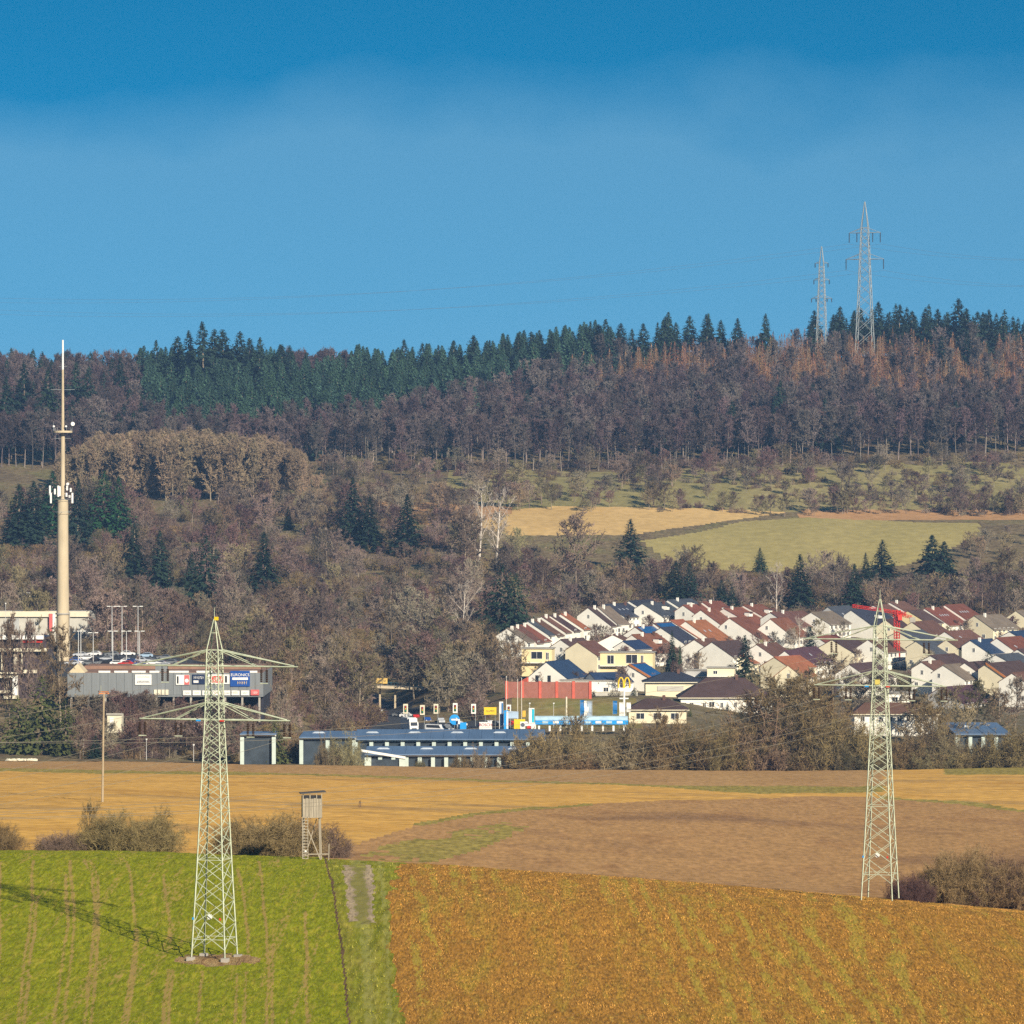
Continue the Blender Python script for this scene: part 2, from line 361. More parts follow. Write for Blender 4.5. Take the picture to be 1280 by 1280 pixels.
GSTRIP = field_mat('grass_strip_far', [(0.30, 0.24, 0.05), (0.40, 0.30, 0.075)], .2, (1, .3, 1), .08, fine=1.0)
LITTER = field_mat('winter_litter', [(0.13, 0.095, 0.055), (0.20, 0.15, 0.08), (0.17, 0.16, 0.06)], .05, (1, .5, 1), .1, fine=.5)
MEADOW = field_mat('olive_meadow', [(0.21, 0.19, 0.075), (0.28, 0.24, 0.095), (0.34, 0.28, 0.125)], .02, (1, .5, 1), .1, fine=.3, fine_amt=.2)
LAWN = field_mat('pale_green_meadow', [(0.34, 0.285, 0.10), (0.44, 0.355, 0.135)], .015, (1, .5, 1), .1, fine=.3, fine_amt=.12)
STRAW = field_mat('straw_field_far', [(0.56, 0.37, 0.14), (0.68, 0.46, 0.19)], .02, (1, .5, 1), .1, fine=.3, fine_amt=.12)
RUST = field_mat('rusty_ploughed_strip', [(0.42, 0.235, 0.10), (0.52, 0.30, 0.14)], .02, (1, .5, 1), .1, fine=.3, fine_amt=.12)
BANK = field_mat('grass_bank', [(0.17, 0.17, 0.055), (0.26, 0.20, 0.075), (0.21, 0.21, 0.06)], .08, (1, .5, 1), .1, fine=.5, fine_amt=.2)
YARD = field_mat('garden_ground', [(0.20, 0.155, 0.10), (0.16, 0.13, 0.065), (0.24, 0.20, 0.15)], .08, (1, 1, 1), .1, fine=.5, fine_amt=.2)

# ------------------------------------------------------------------ near fields
def uv(x, y): return 640 + x * F / y, 640 + (CZ - Hn(x, y)) * F / y
def near_class(x, y):
    u, v = uv(x, y); jit = (vnoise(x, y * .2, 1.1) - .5); rag = (vnoise(x * 1.0 + 7, y * .5, .8) - .5) * 6 + (vnoise(x, y * .2, 2.6) - .5) * 5
    left = np.interp(v, [1072, 1085, 1100, 1130, 1180, 1230, 1290], [405, 409, 414, 419, 426, 431, 437]) + jit * 1.5
    right = np.interp(v, [1072, 1090, 1120, 1180, 1240, 1290], [520, 492, 489, 491, 497, 506]) + jit * 14 + rag * 1.6
    c = np.where(u < left, 0, np.where(u > right, 1, 2))
    c = np.where((u > left - 1 + rag * .15) & (u < left + 1.8 + rag * .35), 3, c)
    pl = np.interp(v, [1080, 1158], [429, 438]) + rag; pr = np.interp(v, [1080, 1158], [465, 471]) + rag
    c = np.where((u > pl) & (u < pr) & (v > 1082 + rag) & (v < 1157 + rag * 1.2), 4, c)
    md = ((u - 270 + jit * 14) / 52)**2 + ((v - 1200) / 7.5)**2
    c = np.where((md < 1) & (u < 330), 5, c)
    # behind the crest the same soil goes on under the far fields
    c = np.where((y > 432) & (u > left + 3), 6, c); c = np.where((y > 447) & (u <= left + 3), 7, c)
    return c
TRAM = [[(22, 1285), (34, 1180), (40, 1120), (41, 1076)], [(29, 1285), (41, 1180), (46, 1120)], [(66, 1285), (76, 1220), (84, 1150), (82, 1092)], [(78, 1285), (90, 1190), (92, 1130), (87, 1076)],
        [(105, 1285), (113, 1210), (118, 1140), (116, 1096), (105, 1074)], [(113, 1285), (121, 1200), (123, 1100), (113, 1076)], [(152, 1285), (165, 1210), (169, 1150), (164, 1100), (157, 1076)], [(158, 1285), (170, 1200), (171, 1160)],
        [(202, 1285), (211, 1212)], [(209, 1285), (216, 1212)], [(213, 1180), (209, 1130), (205, 1092)], [(246, 1285), (253, 1213)], [(293, 1285), (297, 1215)], [(304, 1285), (309, 1214)], [(312, 1194), (305, 1130), (297, 1085)],
        [(332, 1285), (337, 1215), (333, 1170), (327, 1095), (322, 1076)], [(340, 1285), (341, 1180)], [(384, 1285), (383, 1200), (381, 1140)], [(215, 1210), (270, 1209)], [(0, 1200), (1, 1076)], [(422, 1285), (424, 1200)]]
def polyd(u, v, pl):
    ui = np.interp(v, [p[1] for p in pl][::-1] if pl[0][1] > pl[-1][1] else [p[1] for p in pl], [p[0] for p in pl][::-1] if pl[0][1] > pl[-1][1] else [p[0] for p in pl])
    vv = [p[1] for p in pl]; return np.where((v >= min(vv)) & (v <= max(vv)), np.abs(u - ui), 99)
def near_lines(x, y):
    u, v = uv(x, y); best = np.full(x.shape, 99.)
    wob = (vnoise(x, y * .15, 2.0) - .5) * 3
    for pl in TRAM: best = np.minimum(best, polyd(u + wob, v, pl))
    a = np.clip(1.2 - best / 2.4, 0, 1) * (.8 + .7 * vnoise(x, y * .2, 2.5))
    a = np.maximum(a, .42 * (vnoise(x * 1.0, y * .03, .8) > .8) * (u < 400))
    # wheel ruts on the grass track and moss between the wheel lanes of the paved stretch
    mid = np.interp(v, [1080, 1158, 1290], [447, 455, 460])
    grass = np.clip(1.2 - np.abs(np.abs(u - mid - 3) - 0) / 11, 0, 1) * (v > 1158) + np.clip(1 - np.abs(u - mid - 28) / 9, 0, 1)
    pave = np.clip(1.5 - np.abs(u - mid) / 8.5 + (vnoise(x, y * .4, .9) - .5), 0, 1) * (v <= 1158.5)
    q = u - .38 * (v - 1100) + 60 * (vnoise(x, y * .12, 9) - .5) + 12 * (vnoise(x, y * .2, 3) - .5)
    st = np.clip(np.sin(q / 5.0) * .9 + .25, 0, 1) * np.clip(vnoise(x + 31, y * .1, 7) * 2.6 - .85, 0, 1) * (.25 + .9 * vnoise(x, y * .25, 1.2))
    return np.where(u < 405, a, np.where(u < 485, np.maximum(grass * .8, pave), np.where(u > 512, st, grass * .8)))
xs = np.arange(-84, 84.01, .17); ys = np.concatenate([np.arange(286, 449.5, 1.0), [450.0]])
grid_regions(xs, ys, near_class, .16, {0: ('green_crop_field', CROP), 1: ('orange_stubble_field', STUB), 2: ('grass_track', VERGE), 3: ('furrow', FURROW),
             4: ('paved_track', PAVE), 5: ('pylon_mound', MOUND), 6: ('headland', BROWN), 7: ('headland', OCHRE)}, near_lines)

def mid_class(x, y):
    u, v = uv(x, y); j = (vnoise(x, y * .4, 9) - .5) * 5 + (vnoise(x, y, 2.2) - .5) * 2
    v = v + j * .5
    top = np.interp(u, [0, 320, 640, 900, 1100, 1280], [963, 968, 978, 984, 990, 1008])            # green strip under the tan strip
    brown = np.interp(u, [-200, 430, 520, 600, 660, 760, 900, 1000, 1110, 1200, 1280, 1500], [1300, 1060, 1032, 1017, 1011, 1003, 999, 996, 997, 1004, 1013, 1040])
    c = np.full(x.shape, 1)                                                             # ochre
    c = np.where(v > brown, 2, c)
    tan = np.interp(u, [0, 320, 640, 900, 1060, 1280], [960, 965, 975, 983, 983, 978])
    c = np.where((v < tan) & (u < 1110 + j * 5), 0, c)
    c = np.where((v >= tan) & (v < tan + np.interp(u, [0, 200, 400, 640, 800, 960, 1100], [5, 4, 3, 2.2, 2.2, 9, 9])) & (u < 1105), 3, c)
    c = np.where((np.abs(v - brown) < 1.8 + j * .25) & (u > 520) & ((u < 740) | (u > 1100)), 3, c)
    gp = inpoly(u, v, [(432, 1082), (470, 1058), (560, 1041), (640, 1026), (660, 1032), (650, 1040), (600, 1062), (540, 1078), (520, 1085)]); c = np.where(gp & (.55 * vnoise(x, y * .3, 6) + .45 * vnoise(x + 9, y * .4, 1.6) > .40), 3, c)
    c = np.where((u > 1180) & (v < 968) & (v > 958), 3, c)
    return c
xs = np.arange(-170, 170.01, .85); ys = np.arange(450, 946.1, 2.0)
grid_regions(xs, ys, mid_class, .12, {0: ('tan_field', TANB), 1: ('ochre_stubble_field', OCHRE), 2: ('brown_field', BROWN), 3: ('grass_strip', GSTRIP)})

def far_class(x, y):
    u, v = uv(x, y); j = (vnoise(x, y, 25) - .5); c = np.full(x.shape, 0)
    c = np.where((v < 640) & (y < 1940 + j * 40) & (u > 560) & (y > 1750), 1, c)
    c = np.where((u < 60) & (y > 1600) & (y < 1680), 1, c)
    c = np.where(inpoly(u, v + j * 2, [(590, 640), (700, 633), (860, 635), (985, 640), (880, 656), (790, 668), (640, 670), (590, 655)]) & (y > 1600), 2, c)
    c = np.where(inpoly(u, v, [(440, 626), (590, 630), (640, 634), (640, 642), (600, 652), (440, 660)]) & (y > 1600), 3, c)
    c = np.where((v > 637) & (v < 650) & (u > 1000) & (y > 1600), 3, c)
    c = np.where(inpoly(u, v + j * 2, [(800, 676), (880, 664), (930, 652), (1010, 647), (1225, 655), (1222, 668), (1180, 690), (1130, 706), (1010, 716), (850, 712)]) & (y > 1560), 4, c)
    c = np.where(inpoly(u, v, [(20, 695), (75, 693), (75, 712), (20, 714)]) & (y > 1500), 4, c)
    ur = np.interp(y, [1040, 1075, 1120, 1180, 1250, 1340], [560, 556, 535, 505, 482, 432])
    c = np.where((y > 1040) & (y < 1345) & (np.abs(u - ur) < np.interp(y, [1040, 1080, 1125, 1180, 1340], [150, 120, 60, 30, 22])), 5, c)
    c = np.where((u > 640) & (u < 800) & (y > 1085) & (y < 1160), 6, c)
    c = np.where((u > 625) & (y > 1160) & (y < 1500), 7, c); c = np.where((u >= 800) & (y > 1040) & (y <= 1160), 7, c)
    c = np.where((u > 40) & (u < 290) & (y > 1098) & (y < 1215), 5, c)
    return c
xs = np.arange(-460, 460.1, 2.5); ys = np.concatenate([np.arange(946, 1600, 4.0), np.arange(1600, 1810, 1.5), np.arange(1810, 2702, 6.0)])
grid_regions(xs, ys, far_class, .3, {0: ('hillside', LITTER), 1: ('hill_meadow', MEADOW), 2: ('straw_field', STRAW), 3: ('ploughed_field', RUST), 4: ('pale_meadow', LAWN),
             5: ('road', ASPH), 6: ('grass_bank', BANK), 7: ('village_ground', YARD)})
xs = np.arange(-2400, 2401, 40.0); ys = np.concatenate([np.arange(-400, 3000, 20.0), np.arange(3000, 6001, 200.0)])
gx, gy = np.meshgrid(xs, ys); gz = Hn(gx, gy) - 1.6
gm = MB(); gm.v = np.stack([gx, gy, gz], -1).reshape(-1, 3).tolist(); ny, nx = gx.shape
gm.f = [(a * nx + b, a * nx + b + 1, (a + 1) * nx + b + 1, (a + 1) * nx + b) for a in range(ny - 1) for b in range(nx - 1)]
go = gm.build('ground', LITTER); tag(go, kind='structure'); shade_smooth(go.data)

# short blades that roughen the near fields
def blades(name, n, region, hgt, wid, mt, label, cat):
    x = nrg.uniform(-62, 62, n * 2); y = nrg.uniform(300, 436, n * 2); c = near_class(x, y); k = np.isin(c, region) & (vnoise(x, y * .3, 1.2) > .35)
    x = x[k][:n]; y = y[k][:n]; m = len(x); z = Hn(x, y); a = nrg.uniform(0, 6.28, m); h = hgt * nrg.uniform(.5, 1.3, m); w_ = wid * nrg.uniform(.5, 1.3, m)
    lx = nrg.normal(0, .35, m) * h; ly = nrg.normal(0, .35, m) * h
    V = np.empty((m, 3, 3)); V[:, 0] = np.stack([x - np.cos(a) * w_, y - np.sin(a) * w_, z - .04], -1); V[:, 1] = np.stack([x + np.cos(a) * w_, y + np.sin(a) * w_, z - .04], -1)
    V[:, 2] = np.stack([x + lx, y + ly, z + h], -1)
    me = tri_mesh(name, V, mt); o = obj(name, me); tag(o, label, cat, kind='stuff'); return o
def tri_mesh(name, V, mt):
    V = np.asarray(V, float).reshape(-1, 3); n = len(V) // 3; me = bpy.data.meshes.new(name)
    me.vertices.add(n * 3); me.vertices.foreach_set('co', V.reshape(-1)); me.loops.add(n * 3); me.loops.foreach_set('vertex_index', np.arange(n * 3, dtype=np.int32))
    me.polygons.add(n); me.polygons.foreach_set('loop_start', np.arange(0, n * 3, 3, dtype=np.int32)); me.materials.append(mt); me.update(calc_edges=True); return me
blades('stubble', 60000, [1], .11, .05, mat('dry_maize_stalks', (0.45, 0.24, 0.05), .95, .4, 1.5, stretch=(1, .2, 1)), 'short rusty orange stubble on the sloping field', 'stubble')
blades('young_grain', 45000, [0, 2], .09, .05, mat('young_grain_blades', (0.22, 0.22, 0.015), .9, .35, 1.5, stretch=(1, .2, 1)), 'short green winter grain blades on the sloping field', 'grain')
blades('verge_grass', 9000, [2], .22, .06, mat('dry_verge_blades', (0.30, 0.27, 0.05), .9, .4, 1.5, stretch=(1, .2, 1)), 'rough grass tufts along the field track', 'grass')
# ------------------------------------------------------------------ tree makers (each returns a trunk mesh and a crown mesh, reused by many trees)
def unit(v):
    n = np.linalg.norm(v); return v / n if n > 1e-9 else v
def bare_proto(name, seed, h, spread, first, n1, n2, n3, tw, up, tmat, bmat, trunk_r=.014, joined=False, twl=.16, lean=0.0, fork=False):
    g = np.random.default_rng(seed); tm = MB(); cm = MB(); tri = []
    def r(a, b): return g.uniform(a, b)
    npt = 6; top = h * (.62 if fork else .86); pts = []; p = np.zeros(3)
    for i in range(npt + 1):
        t = i / npt; pts.append(np.array([math.sin(t * 3 + seed) * .02 * h + lean * t * h, math.cos(t * 2.3 + seed) * .02 * h - .02 * h * math.cos(seed), t * top]))
    r0 = h * trunk_r; rs = [r0 * (1.25 if i == 0 else 1) * (1 - .8 * i / npt) for i in range(npt + 1)]
    tm.path([Vector(q) for q in pts], rs, 6)
    def along(pl, t):
        f = t * (len(pl) - 1); i = min(int(f), len(pl) - 2); return pl[i] + (pl[i + 1] - pl[i]) * (f - i)
    for k in range(n1):
        t = first + (1 - first) * (k + r(0, 1)) / n1; b = along(pts, min(t, .999)); az = k * 2.4 + r(-.5, .5)
        shape = math.sin(math.pi * min(1, max(.12, (t - first) / (1 - first) * .75 + .22)))**.7
        ln = spread * shape * r(.75, 1.2); el = up + (t - .5) * .7 + r(-.2, .2)
        dr = np.array([math.cos(az) * math.cos(el), math.sin(az) * math.cos(el), math.sin(el)])
        lp = [b]; dd = dr.copy()
        for s_ in range(3):
            dd = unit(dd + g.normal(0, .16, 3) + np.array([0, 0, .13])); lp.append(lp[-1] + dd * ln / 3)
        lr = r0 * .42 * (1 - .55 * t); (tm if fork and k < 4 else cm).path([Vector(q) for q in lp], [lr, lr * .75, lr * .5, lr * .25], 3)
        for q in range(n2):
            t2 = .22 + .78 * (q + r(0, 1)) / n2; b2 = along(lp, min(t2, .999)); d2 = unit(dd * .8 + g.normal(0, .75, 3) + np.array([0, 0, .25])); l2 = ln * r(.28, .5) * (1.15 - .5 * t2)
            e2 = b2 + d2 * l2; w2 = max(tw * .8, lr * .3); sd = unit(np.cross(d2, g.normal(0, 1, 3))) * w2; s2 = unit(np.cross(d2, sd)) * w2
            tri.append((b2 - sd, b2 + sd, e2)); tri.append((b2 - s2, b2 + s2, e2))
            for c in range(n3):
                t3 = (c + r(0, 1)) / n3; b3 = b2 + d2 * l2 * (.15 + .85 * t3); d3 = unit(d2 * .6 + g.normal(0, .65, 3) + np.array([0, 0, .18])); l3 = h * twl * r(.35, .8) * .5
                sd = unit(np.cross(d3, g.normal(0, 1, 3))) * tw; tri.append((b3 - sd, b3 + sd, b3 + d3 * l3))
    return finish(name, tm, cm, tri, bmat, tmat, joined)
def finish(name, tm, cm, tri, bmat, tmat, joined):
    for t in tri: cm.face(t)
    if joined:
        off = len(tm.v); j = MB(); j.v = tm.v + cm.v; j.f = tm.f + [tuple(i + off for i in f) for f in cm.f]; j.m = [0] * len(tm.f) + [1] * len(cm.f)
        return j.mesh(name, [bmat, tmat])
    return tm.mesh('trunk', bmat), cm.mesh('crown', tmat)
def conifer_proto(name, seed, h, rad, nw, nb, m, nmat, bmat, base=.08, size=1.0, power=.85, joined=False, droop=.22, gap=.0):
    g = np.random.default_rng(seed); tm = MB(); cm = MB(); tri = []
    tm.path([Vector((0, 0, 0)), Vector((.01 * h, 0, h * .5)), Vector((0, 0, h * .97))], [h * .014, h * .009, h * .002], 5)
    N = nw * nb; lobes = g.uniform(0, 6.28, 4)
    for k in range(N):
        t = ((k + g.uniform(0, 1)) / N)**1.12; az = k * 2.39996 + g.uniform(-.5, .5)
        lump = 1 + .16 * math.sin(az * 2 + lobes[0] + t * 9) + .14 * math.sin(az * 3 + lobes[1] - t * 14)
        if gap and math.sin(t * 31 + lobes[2]) * math.sin(az * 2 + t * 17 + lobes[3]) > 1 - gap * 4: continue
        z = h * (base + (1 - base) * t); L = (rad * (1 - t)**power * lump + .010 * h) * g.uniform(.72, 1.16); ca, sa = math.cos(az), math.sin(az)
        for c in range(m):
            f = .18 + .82 * (c + g.uniform(0, 1)) / m; cx = np.array([ca * L * f, sa * L * f, z - droop * L * f * f * (1.1 - t) + .05 * L * f]); s_ = size * (.55 + .5 * (1 - f)) * (.20 + .95 * (1 - t)) * h * .034
            d = unit(np.array([ca * .8, sa * .8, -.55]) + g.normal(0, .4, 3)); sd = unit(np.cross(d, np.array([ca, sa, .9]) + g.normal(0, .5, 3)))
            tri.append((cx - sd * s_, cx + sd * s_, cx + d * s_ * 2.1))
    for c in range(6):
        a_ = c * 1.05; tri.append((np.array([math.cos(a_) * .016 * h, math.sin(a_) * .016 * h, h * .90]), np.array([-math.sin(a_) * .016 * h, math.cos(a_) * .016 * h, h * .91]), np.array([0, 0, h])))
    return finish(name, tm, cm, tri, bmat, nmat, joined)
def bush_proto(name, seed, h, wid, ns, n2, n3, tw, tmat, bmat, joined=False, flat=1.0):
    g = np.random.default_rng(seed); tm = MB(); cm = MB(); tri = []
    for k in range(ns):
        az = g.uniform(0, 6.283); q = g.uniform(0, 1)**.55; b = np.array([math.cos(az) * q * wid * .40, math.sin(az) * q * wid * .40, -.3])
        lump = .78 + .22 * math.sin(az * 3 + seed) * math.sin(q * 5 + seed * 2)
        hh = h * math.sqrt(max(.06, 1 - (q * .93)**2)) * lump * g.uniform(.65, 1.05); a2 = az + g.normal(0, .9); lean = wid * .12 * g.uniform(.2, 1.2)
        pts = [b, b + np.array([math.cos(a2) * lean * .5, math.sin(a2) * lean * .5, hh * .4]) + g.normal(0, .04 * h, 3), b + np.array([math.cos(a2) * lean, math.sin(a2) * lean, hh * .75]) + g.normal(0, .05 * h, 3)]
        pts.append(pts[-1] + np.array([math.cos(a2 + g.normal(0, 1)) * .08 * h, math.sin(a2) * .06 * h, hh * .22])); r0 = .008 * h + .01
        (tm if k == 0 else cm).path([Vector(p) for p in pts], [r0 * 1.5, r0, r0 * .6, r0 * .2], 3)
        for j in range(n2):
            t = (.10 + .9 * (j + g.uniform(0, 1)) / n2) * 2.999; i = int(t); p = pts[i] + (pts[i + 1] - pts[i]) * (t - i)
            d = unit(np.array([math.cos(az) * q, math.sin(az) * q, .35]) * .5 + g.normal(0, .7, 3)); l2 = h * g.uniform(.10, .24); e2 = p + d * l2
            sd = unit(np.cross(d, g.normal(0, 1, 3))) * max(tw, r0 * .35); tri.append((p - sd, p + sd, e2))
            for c in range(n3):
                p3 = p + d * l2 * g.uniform(.1, 1); d3 = unit(d * .5 + g.normal(0, .7, 3) + np.array([0, 0, .1])); sd = unit(np.cross(d3, g.normal(0, 1, 3))) * tw
                tri.append((p3 - sd, p3 + sd, p3 + d3 * h * g.uniform(.05, .12)))
    return finish(name, tm, cm, tri, bmat, tmat, joined)

PROTO = {}
def protos(kind, *ms): PROTO[kind] = list(ms)
protos('bare', *[bare_proto('b', 10 + i, 10, 4.0 + .5 * (i % 3), .22 + .05 * (i % 2), 19, 11, 14, .050, .55 + .12 * (i % 3), TWIG, BARK) for i in range(5)])
protos('bare_red', *[bare_proto('b', 30 + i, 10, 4.0, .25, 19, 11, 14, .050, .6, TWIG_R, BARK) for i in range(2)])
protos('bare_olive', *[bare_proto('b', 40 + i, 10, 4.3, .2, 19, 11, 14, .05, .5, TWIG_Y, BARK) for i in range(3)])
protos('beech', *[bare_proto('b', 50 + i, 10, 2.9, .34, 17, 9, 11, .05, .85, (TWIG_P, TWIG_G)[i % 2], BARK_L, .009) for i in range(4)])
protos('poplar', *[bare_proto('b', 60 + i, 10, 2.6, .04, 24, 8, 12, .05, 1.1, TWIG_T, BARK, .008) for i in range(3)])
protos('birch', *[bare_proto('b', 70 + i, 10, 3.4, .2, 13, 7, 6, .022, .75, TWIG_W, mat('white_birch_bark', (0.62, 0.55, 0.46), .9, .2, .8), .016) for i in range(2)])
protos('spruce', *[conifer_proto('c', 80 + i, 10, 2.1 + .25 * (i % 2), 26, 11, 5, NEEDLE, BARK, .05) for i in range(4)])
protos('spruce_green', *[conifer_proto('c', 90 + i, 10, 2.6, 24, 11, 5, NEEDLE_B, BARK, .05) for i in range(2)])
protos('broad_evergreen', *[conifer_proto('c', 95 + i, 10, 3.6, 18, 10, 5, NEEDLE_O if i else NEEDLE, BARK, .05, 1.3, .55) for i in range(2)])
protos('fir', *[conifer_proto('c', 100 + i, 10, 2.3, 24, 11, 5, NEEDLE, BARK, .14, 1.4, .75, gap=.12) for i in range(3)])
protos('shrub', *[bush_proto('s', 110 + i, 10, 14 + i, 30, 11, 9, .07, (TWIG, TWIG_O, TWIG_R)[i % 3], BARK) for i in range(3)])
protos('hedge', *[bush_proto('s', 120 + i, 10, 15 + i, 60, 16, 11, .042, (TWIG_O, TWIG_Y, TWIG_O)[i % 3], BARK) for i in range(3)])
protos('near_bush', *[bush_proto('s', 130 + i, 10, 19 + 2 * i, 170, 19, 13, .024, (TWIG_O, TWIG_R)[i % 2], BARK) for i in range(2)])
protos('big_tree', *[bare_proto('b', 140 + i, 10, 6.0, .12, 30, 15, 18, .030, .42, TWIG_O, BARK, .022) for i in range(2)])

def tree(kind, name, x, y, h, label, cat, group=None, k=None, rz=None, wide=1.0, sink=.15):
    ms = PROTO[kind]; tm, cm = ms[(k if k is not None else rnd.randrange(len(ms))) % len(ms)]
    o = empty(name, (x, y, H(x, y) - sink), rz if rz is not None else rnd.uniform(0, 6.28), label, cat, group); s = h / 10.0; o.scale = (s * wide, s * wide, s)
    obj('trunk', tm, o); obj('crown', cm, o); return o
def tree_at(kind, name, u, vtop, d, label, cat, group=None, **kw):      # top row of the crown gives its height over the ground it stands on
    x = X(u, d); h = Z(vtop, d) - H(x, d); return tree(kind, name, x, d, max(h, 1.5), label, cat, group, **kw)

# scattered woods that read as one mass
def scatter(name, me, pts, scales, label, cat):
    pm = bpy.data.meshes.new(name); pm.from_pydata([tuple(p) for p in pts], [], [])
    a = pm.attributes.new('sc', 'FLOAT', 'POINT'); a.data.foreach_set('value', np.asarray(scales, np.float32))
    b = pm.attributes.new('rz', 'FLOAT', 'POINT'); b.data.foreach_set('value', nrg.uniform(0, 6.28, len(pts)).astype(np.float32))
    o = obj(name, pm); tag(o, label, cat, kind='stuff')
    src = bpy.data.objects.new(name + '_source', me)
    ng = bpy.data.node_groups.new(name, 'GeometryNodeTree'); ng.interface.new_socket('Geometry', in_out='INPUT', socket_type='NodeSocketGeometry'); ng.interface.new_socket('Geometry', in_out='OUTPUT', socket_type='NodeSocketGeometry')
    gi = ng.nodes.new('NodeGroupInput'); go_ = ng.nodes.new('NodeGroupOutput'); ip = ng.nodes.new('GeometryNodeInstanceOnPoints'); oi = ng.nodes.new('GeometryNodeObjectInfo')
    oi.inputs['Object'].default_value = src; oi.inputs['As Instance'].default_value = True
    n1 = ng.nodes.new('GeometryNodeInputNamedAttribute'); n1.data_type = 'FLOAT'; n1.inputs['Name'].default_value = 'sc'
    n2 = ng.nodes.new('GeometryNodeInputNamedAttribute'); n2.data_type = 'FLOAT'; n2.inputs['Name'].default_value = 'rz'
    cx = ng.nodes.new('ShaderNodeCombineXYZ'); L = ng.links.new
    L(n2.outputs['Attribute'], cx.inputs['Z']); L(gi.outputs[0], ip.inputs['Points']); L(oi.outputs['Geometry'], ip.inputs['Instance'])
    L(cx.outputs[0], ip.inputs['Rotation']); L(n1.outputs['Attribute'], ip.inputs['Scale']); L(ip.outputs[0], go_.inputs[0])
    md = o.modifiers.new('scatter', 'NODES'); md.node_group = ng; return o

# --- the wooded ridge
sp_lb = lambda u: np.interp(u, [170, 200, 260, 330, 390, 450, 520, 600, 660, 720, 800, 960], [470, 500, 510, 508, 500, 497, 484, 466, 450, 430, 395, 380])
la_lb = lambda u: np.interp(u, [560, 640, 720, 820, 900, 1000, 1100, 1200, 1280, 1400], [400, 446, 452, 452, 454, 458, 468, 470, 476, 476])
lists = {k: [] for k in ('beech', 'beech2', 'spruce', 'larch', 'fir')}
yy = 1978.0
while yy < 2345:
    xx = -400.0
    while xx < 400:
        x = xx + nrg.uniform(-3.2, 3.2); y = yy + nrg.uniform(-3, 3); u = 640 + x * F / y; g = H(x, y)
        h = nrg.uniform(20, 30); vt = 640 + (CZ - g - h) * F / y; r_ = nrg.uniform()
        kind = 'beech' if r_ < .5 else 'beech2'
        if 175 < u < 960 and vt < sp_lb(u) + nrg.normal(0, 5): kind = 'spruce'
        elif u > 590 and vt < la_lb(u) + nrg.normal(0, 7) and r_ < .82: kind = 'larch'
        elif u <= 185 and r_ > .80: kind = 'fir'
        elif r_ > .988: kind = 'fir'
        if u > 1040 and y > 2285 and r_ > .4: kind = 'fir'
        if 360 < u < 432 and y > 2240: kind = 'beech'
        if kind == 'spruce': h = nrg.uniform(22, 31)
        if kind == 'larch': h = nrg.uniform(18, 23)
        if y > 2225 and 440 < u and kind in ('larch', 'beech', 'beech2'): h = nrg.uniform(13, 18)
        # clearing round the big pylons
        if not (abs(u - 1028) < 8 and y > 2235 and y < 2270) and not (abs(u - 1082) < 12 and 2225 < y < 2265):
            lists[kind].append((x, y, g - .2, h / 10))
        xx += 9.0
    yy += 9.5
far_b = [bare_proto('beech_mass', 200 + i, 10, 2.8, .36, 15, 8, 10, .06, .9, (TWIG_P, TWIG_G)[i], BARK_L, .011, joined=True) for i in range(2)]
far_s = conifer_proto('spruce_mass', 210, 10, 2.7, 20, 10, 4, NEEDLE_G, BARK, .1, 1.85, joined=True)
far_l = conifer_proto('larch_mass', 211, 10, 2.6, 24, 11, 6, LARCH, BARK, .18, .42, joined=True)
far_f = conifer_proto('fir_mass', 212, 10, 2.1, 18, 9, 4, NEEDLE, BARK, .2, 1.6, .75, joined=True, gap=.1)
for k, me, lb in (('beech', far_b[0], 'bare purple brown beech wood covering the far hillside'), ('beech2', far_b[1], 'bare grey brown beeches mixed through the far hillside wood'),
                  ('spruce', far_s, 'dense green spruce plantation on the far ridge'), ('larch', far_l, 'rusty orange bare larches along the far ridge'), ('fir', far_f, 'dark conifers scattered through the far hillside wood')):
    P = lists[k]; scatter({'beech': 'beech_forest', 'beech2': 'mixed_beech_forest', 'spruce': 'spruce_forest', 'larch': 'larch_forest', 'fir': 'conifer_forest'}[k], me, [p[:3] for p in P], [p[3] for p in P], lb, 'forest')
# front rank of beeches whose pale trunks show
u = -10.0
while u < 1295:
    d = on_ground(u, np.interp(u, [0, 380, 640, 800, 1000, 1280], [584, 590, 590, 586, 580, 570]), 1900, 2000) + nrg.uniform(-6, 10)
    tree('beech', 'beech_tree', X(u, d), d, nrg.uniform(23, 29), 'bare beech with a pale trunk in the front rank of the far wood', 'beech', 'beeches along the edge of the far wood'); u += nrg.uniform(8, 15)
